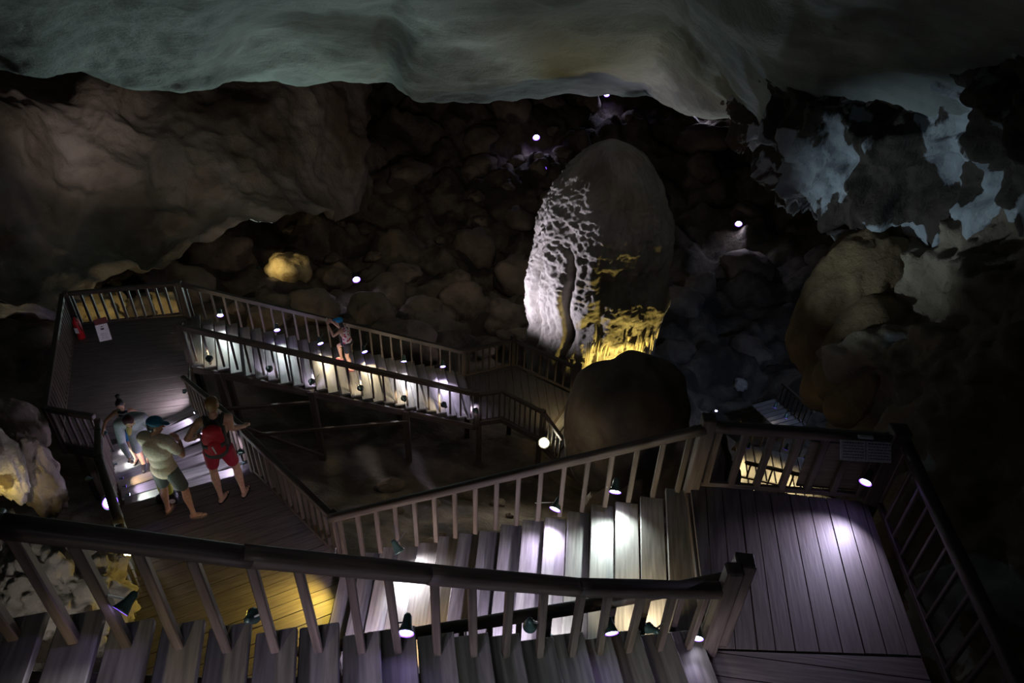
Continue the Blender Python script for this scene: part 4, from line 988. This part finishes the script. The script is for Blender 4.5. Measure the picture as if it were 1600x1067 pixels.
    if cap:
        m, bd_ = cap; bd_ = V(bd_).normalized(); bd_ = (bd_ - hup * bd_.dot(hup)).normalized()
        def f(bb):
            bb.ell(hd + hup * .062 - look * .008, (.097, .108, .085), x=hx, z=hup)
            q = hd + hup * .055 + bd_ * .12; bb.ell(q, (.072, .062, .012), x=hup.cross(bd_), z=hup + bd_ * .25)
        add('cap', m, f, .007)
    if shoes:
        m, kind = shoes
        for a_, t_ in ((D['aR'], D['tR']), (D['aL'], D['tL'])):
            t_ = t_.normalized(); x_ = t_.cross(V((0, 0, 1)))
            def f(bb):
                bb.ell(a_ + t_ * .055 - V((0, 0, .080)), (.048, .135, .014), x=x_, z=V((0, 0, 1)))
                if kind == 'sandal': bb.cap(a_ + t_ * .09 + x_ * .045 - V((0, 0, .06)), a_ + t_ * .13 - V((0, 0, .035)), .008, .008).cap(a_ + t_ * .09 - x_ * .045 - V((0, 0, .06)), a_ + t_ * .13 - V((0, 0, .035)), .008, .008)
                else: bb.chain([a_ - t_ * .03 - V((0, 0, .04)), a_ + t_ * .07 - V((0, 0, .045)), a_ + t_ * .155 - V((0, 0, .06))], [.045, .044, .032])
            add('shoe' if kind != 'sandal' else 'sandal', m, f, .006, sm=2)
    return r, mw, dict(D, sR=sR, sL=sL, fwd=fwd, spine=spine, hx=hx, hup=hup)
def az(deg): return -math.radians(deg)
C_TEE = flat('cream_cotton', (.80, .70, .52)); C_SHORT = flat('grey_green_cloth', (.10, .12, .11)); C_CAP = flat('blue_cap_cloth', (.015, .17, .30)); C_HAIRD = flat('dark_hair', (.018, .012, .012), .4); C_HAIRB = flat('sandy_hair', (.26, .15, .05), .5)
C_REDS = flat('red_shorts_cloth', (.42, .02, .05)); C_GREYT = flat('dark_vest_cloth', (.06, .065, .055)); C_BAG = flat('red_bag_cloth', (.50, .01, .025)); C_BAGD = flat('charcoal_bag_cloth', (.05, .055, .05)); C_HOOD = flat('pale_grey_cloth', (.42, .44, .46)); C_SCARF = flat('mustard_cloth', (.42, .30, .08))
# visitor in the pale tee, back to the viewer
fw = P(283, 803, zD)
r1, mw1, J1 = human('person in pale T-shirt, grey shorts and blue cap, seen from behind with arms folded forward', fw, az(12),
      dict(pelvis=(0, .0, .94), chest=(-.02, .02, 1.28), neck=(-.03, .05, 1.46), head=(-.02, .11, 1.60), look=(.75, .75, -.35), eR=(.27, .10, 1.15), wR=(.08, .32, 1.16), eL=(-.27, .10, 1.15), wL=(-.08, .34, 1.20), hR=(-1, .3, .1), hL=(1, .3, .1), nR=(0, -1, 0), nL=(0, -1, 0),
           kR=(.16, .06, .50), aR=(.22, .0, .085), kL=(-.16, .03, .50), aL=(-.20, .0, .085), tR=(.9, .5, 0), tL=(-.1, 1, 0)), sc=1.12, shirt=(C_TEE, .62, .0), shorts=(C_SHORT, .78), hair=(C_HAIRD, 'short'), shoes=(flat('brown_sole', (.30, .22, .17)), 'sandal'), cap=(C_CAP, (1, .5, 0)))
# visitor with the red backpack
fr_ = P(363, 775, zD)
r2, mw2, J2 = human('person in sleeveless dark top and red shorts, seen from behind, hand on the railing', fr_, az(-18),
      dict(pelvis=(.0, 0, .94), chest=(.03, .0, 1.28), neck=(.05, .02, 1.47), head=(.06, .07, 1.62), look=(-.1, 1, -.35), eR=(.22, .05, 1.20), wR=(.36, .22, 1.06), hR=(.3, 1, -.2), nR=(0, 0, -1), curlR=.9, eL=(-.34, .02, 1.17), wL=(-.30, .18, 1.02), hL=(.2, 1, -.5), nL=(1, 0, 0),
           kR=(.15, .04, .50), aR=(.17, -.03, .085), kL=(-.15, .04, .50), aL=(-.13, -.06, .085), tR=(.35, 1, 0), tL=(.5, 1, 0)), sc=1.17, shirt=(C_GREYT, 0, 0), shorts=(C_REDS, .62), hair=(C_HAIRB, 'short'), shoes=(M_BLACK, 'sandal'))
bp_ = root('backpack', fr_ + V((0, 0, 1.4)), 'red and charcoal backpack worn by the visitor in red shorts', 'backpack')
def inm(mw, p): return mw @ V(p)
b = Blob(); b.ell((.02, -.19, 1.27), (.145, .085, .19)).ell((.03, -.19, 1.40), (.12, .075, .10)).ell((.01, -.20, 1.12), (.14, .085, .11)); b.build('bag_body', C_BAG, bp_, mw2, .009)
b = Blob(); b.ell((.02, -.21, 1.20), (.150, .085, .06)).ell((.01, -.18, 1.03), (.15, .09, .085)).ell((.155, -.17, 1.2), (.03, .05, .17)).ell((-.115, -.17, 1.2), (.03, .05, .17)); b.build('side_panel', C_BAGD, bp_, mw2, .009)
b = Blob(); b.ell((.02, -.262, 1.19), (.088, .050, .115)); b.build('front_pocket', C_BAG, bp_, mw2, .008)
b = Blob(); b.cap((.01, -.325, 1.25), (.03, -.319, 1.13), .010, .010); b.build('pale_zip_pull', M_WHITE, bp_, mw2, 0)
for s_ in (1, -1):
    b = Blob(); b.chain([(.05 + .10 * s_, -.10, 1.44), (.05 + .115 * s_, .02, 1.50), (.04 + .11 * s_, .13, 1.40), (.03 + .13 * s_, .12, 1.24), (.02 + .15 * s_, -.02, 1.12)], [.022] * 5); b.build('shoulder_strap', C_BAGD, bp_, mw2, .008)
# bending visitor in pale grey
fb_ = lerp(lerp(EL0, EL1, .36), lerp(ER0, ER1, .36), .30); fb_.z = Z(zD) - 3 * (zD - zF) / nE
r3, mw3, J3 = human('person in pale grey hooded top bending forward on the striped steps, holding a torch', fb_, az(150),
      dict(pelvis=(0, -.16, .90), chest=(.02, .04, 1.18), neck=(.04, .18, 1.31), head=(.05, .28, 1.36), look=(.1, .7, -.75), eR=(.27, .20, .90), wR=(.22, .42, .74), hR=(.1, .6, -.6), nR=(-1, 0, 0), curlR=1.0, eL=(-.26, .20, .92), wL=(-.22, .34, .70), hL=(0, .4, -.8), nL=(1, 0, 0),
           kR=(.12, -.02, .50), aR=(.12, -.10, .085), kL=(-.12, .04, .50), aL=(-.13, .06, .085)), sc=1.02, shirt=(C_HOOD, 1.5, .10), shorts=(C_HOOD, .98), hair=(flat('dark_red_hair', (.06, .012, .02)), 'short'), shoes=(M_BLACK, 'shoe'), skin_m=SK2)
b = Blob(); b.ell((.04, .18, 1.30), (.11, .10, .05), x=(1, 0, 0), z=(0, .6, .8)).chain([(.06, .22, 1.27), (.10, .22, 1.14), (.12, .20, 1.04)], [.05, .045, .03]); b.build('scarf', C_SCARF, r3, mw3, .009)
th_ = inm(mw3, (.23, .47, .68))
tq = root('torch', th_, 'small lit torch in the hand of the bending visitor', 'torch')
ta = P(222, 722, -9.0)
tdir = (ta - th_).normalized()
b = Blob(); b.cap((0, 0, 0), tdir * .10, .018, .018).cap(tdir * .10, tdir * .14, .018, .028); b.build('torch_body', M_BLACK, tq, Matrix.Translation(th_ - tdir * .05), 0)
b = Blob(); b.ell(tdir * .15, (.024, .024, .010), x=tdir.orthogonal(), z=tdir); b.build('torch_lens', M_LENSB, tq, Matrix.Translation(th_ - tdir * .05), 0)
spot('light_source', th_ + tdir * .12, ta, (.75, .72, 1), 40, 60, .6, .02, tq)
# dark-haired visitor at the top of the far railing
fd_ = lerp(lerp(EL0, EL1, .56), lerp(ER0, ER1, .56), .26); fd_.z = Z(zD) - 5 * (zD - zF) / nE
C_STR, nt, bs = mat('striped_top_cloth'); t_ = nt.nodes.new('ShaderNodeTexCoord'); sx_ = nt.nodes.new('ShaderNodeSeparateXYZ'); nt.links.new(t_.outputs['Object'], sx_.inputs[0])
m1 = nt.nodes.new('ShaderNodeMath'); m1.operation = 'MULTIPLY'; m1.inputs[1].default_value = 95; nt.links.new(sx_.outputs['Z'], m1.inputs[0]); m2 = nt.nodes.new('ShaderNodeMath'); m2.operation = 'SINE'; nt.links.new(m1.outputs[0], m2.inputs[0])
rp = nt.nodes.new('ShaderNodeValToRGB'); rp.color_ramp.elements[0].position = .70; rp.color_ramp.elements[1].position = .78; rp.color_ramp.elements[0].color = (.015, .015, .03, 1); rp.color_ramp.elements[1].color = (.6, .58, .6, 1)
nt.links.new(m2.outputs[0], rp.inputs['Fac']); nt.links.new(rp.outputs['Color'], bs.inputs['Base Color'])
r4, mw4, J4 = human('person with dark hair in a bun and striped top, arms spread, on the left railing', fd_, az(165),
      dict(look=(-.1, .8, -.6), eR=(.36, .08, 1.28), wR=(.44, .25, 1.10), hR=(.3, 1, -.2), nR=(0, 0, -1), eL=(-.34, .02, 1.22), wL=(-.42, .18, 1.02), hL=(-.3, 1, -.2), nL=(0, 0, -1), curlR=.8, curlL=.8), sc=.88, female=True, shirt=(C_STR, 0, 0), shorts=(flat('bright_blue_cloth', (.01, .16, .38)), .5), hair=(C_HAIRD, 'bun'), shoes=(M_BLACK, 'sandal'), skin_m=SK2)
# climber on the long steps
kk = 13; fc_ = lerp(G_b[kk], G_f[kk], .42)
m_pat, nt, bs = mat('patterned_top_cloth'); t_ = nt.nodes.new('ShaderNodeTexCoord'); vn = nt.nodes.new('ShaderNodeTexNoise'); vn.inputs['Scale'].default_value = 14; nt.links.new(t_.outputs['Object'], vn.inputs['Vector'])
rp = nt.nodes.new('ShaderNodeValToRGB'); rp.color_ramp.elements[0].position = .45; rp.color_ramp.elements[1].position = .5; rp.color_ramp.elements[0].color = (.45, .02, .07, 1); rp.color_ramp.elements[1].color = (.75, .68, .72, 1)
nt.links.new(vn.outputs['Fac'], rp.inputs['Fac']); nt.links.new(rp.outputs['Color'], bs.inputs['Base Color'])
r5, mw5, J5 = human('person in blue cap and patterned top on the long steps, raising a phone', fc_, az(-80),
      dict(pelvis=(0, -.02, .92), chest=(0, .06, 1.24), neck=(0, .10, 1.42), head=(0, .17, 1.57), look=(0, 1, .05), eR=(.22, .28, 1.22), wR=(.10, .46, 1.50), eL=(-.22, .28, 1.22), wL=(-.10, .46, 1.50), hR=(-.3, .4, 1), hL=(.3, .4, 1), nR=(-1, 0, 0), nL=(1, 0, 0), curlR=1.1, curlL=1.1,
           kR=(.11, .34, .66), aR=(.11, .30, .26), kL=(-.10, .02, .50), aL=(-.10, -.08, .085)), sc=1.0, female=True, shirt=(m_pat, 0, 0), shorts=(flat('black_cloth', (.012, .012, .02)), .55), hair=(C_HAIRD, 'long'), shoes=(flat('pink_shoe_rubber', (.60, .12, .18)), 'sandal'), cap=(flat('bright_blue_cap_cloth', (.01, .28, .62)), (0, 1, 0)))
cm = root('camera_phone', inm(mw5, (0, .52, 1.58)), 'small pale phone held up in both hands by the climber on the long steps', 'phone')
b = Blob(); b.ell((0, .54, 1.59), (.075, .008, .04)); b.build('phone_body', M_WHITE, cm, mw5, 0)
# day bag on the boards
pb_ = P(266, 783, zD)
bg = root('day_bag', pb_, 'yellow and black bag on the boards by the visitor in the pale T-shirt', 'bag')
b = Blob(); b.ell((0, 0, .34), (.12, .09, .24)).ell((0, 0, .52), (.09, .07, .10)); b.build('bag_body', flat('lime_yellow_cloth', (.55, .60, .06)), bg, Matrix.Translation(pb_), .01)
b = Blob(); b.ell((0, 0, .12), (.16, .12, .12)).ell((-.13, -.05, .10), (.06, .07, .09)).ell((.12, -.06, .12), (.07, .07, .10)); b.build('black_base', M_BLACK, bg, Matrix.Translation(pb_), .01)
b = Blob(); b.ell((.12, -.125, .14), (.05, .012, .05), x=(1, .3, 0)); b.build('white_badge', M_WHITE, bg, Matrix.Translation(pb_), 0)
b = Blob(); b.chain([(-.05, 0, .58), (0, -.02, .68), (.05, 0, .58)], [.012] * 3); b.build('carrying_loop', M_WHITE, bg, Matrix.Translation(pb_), 0)
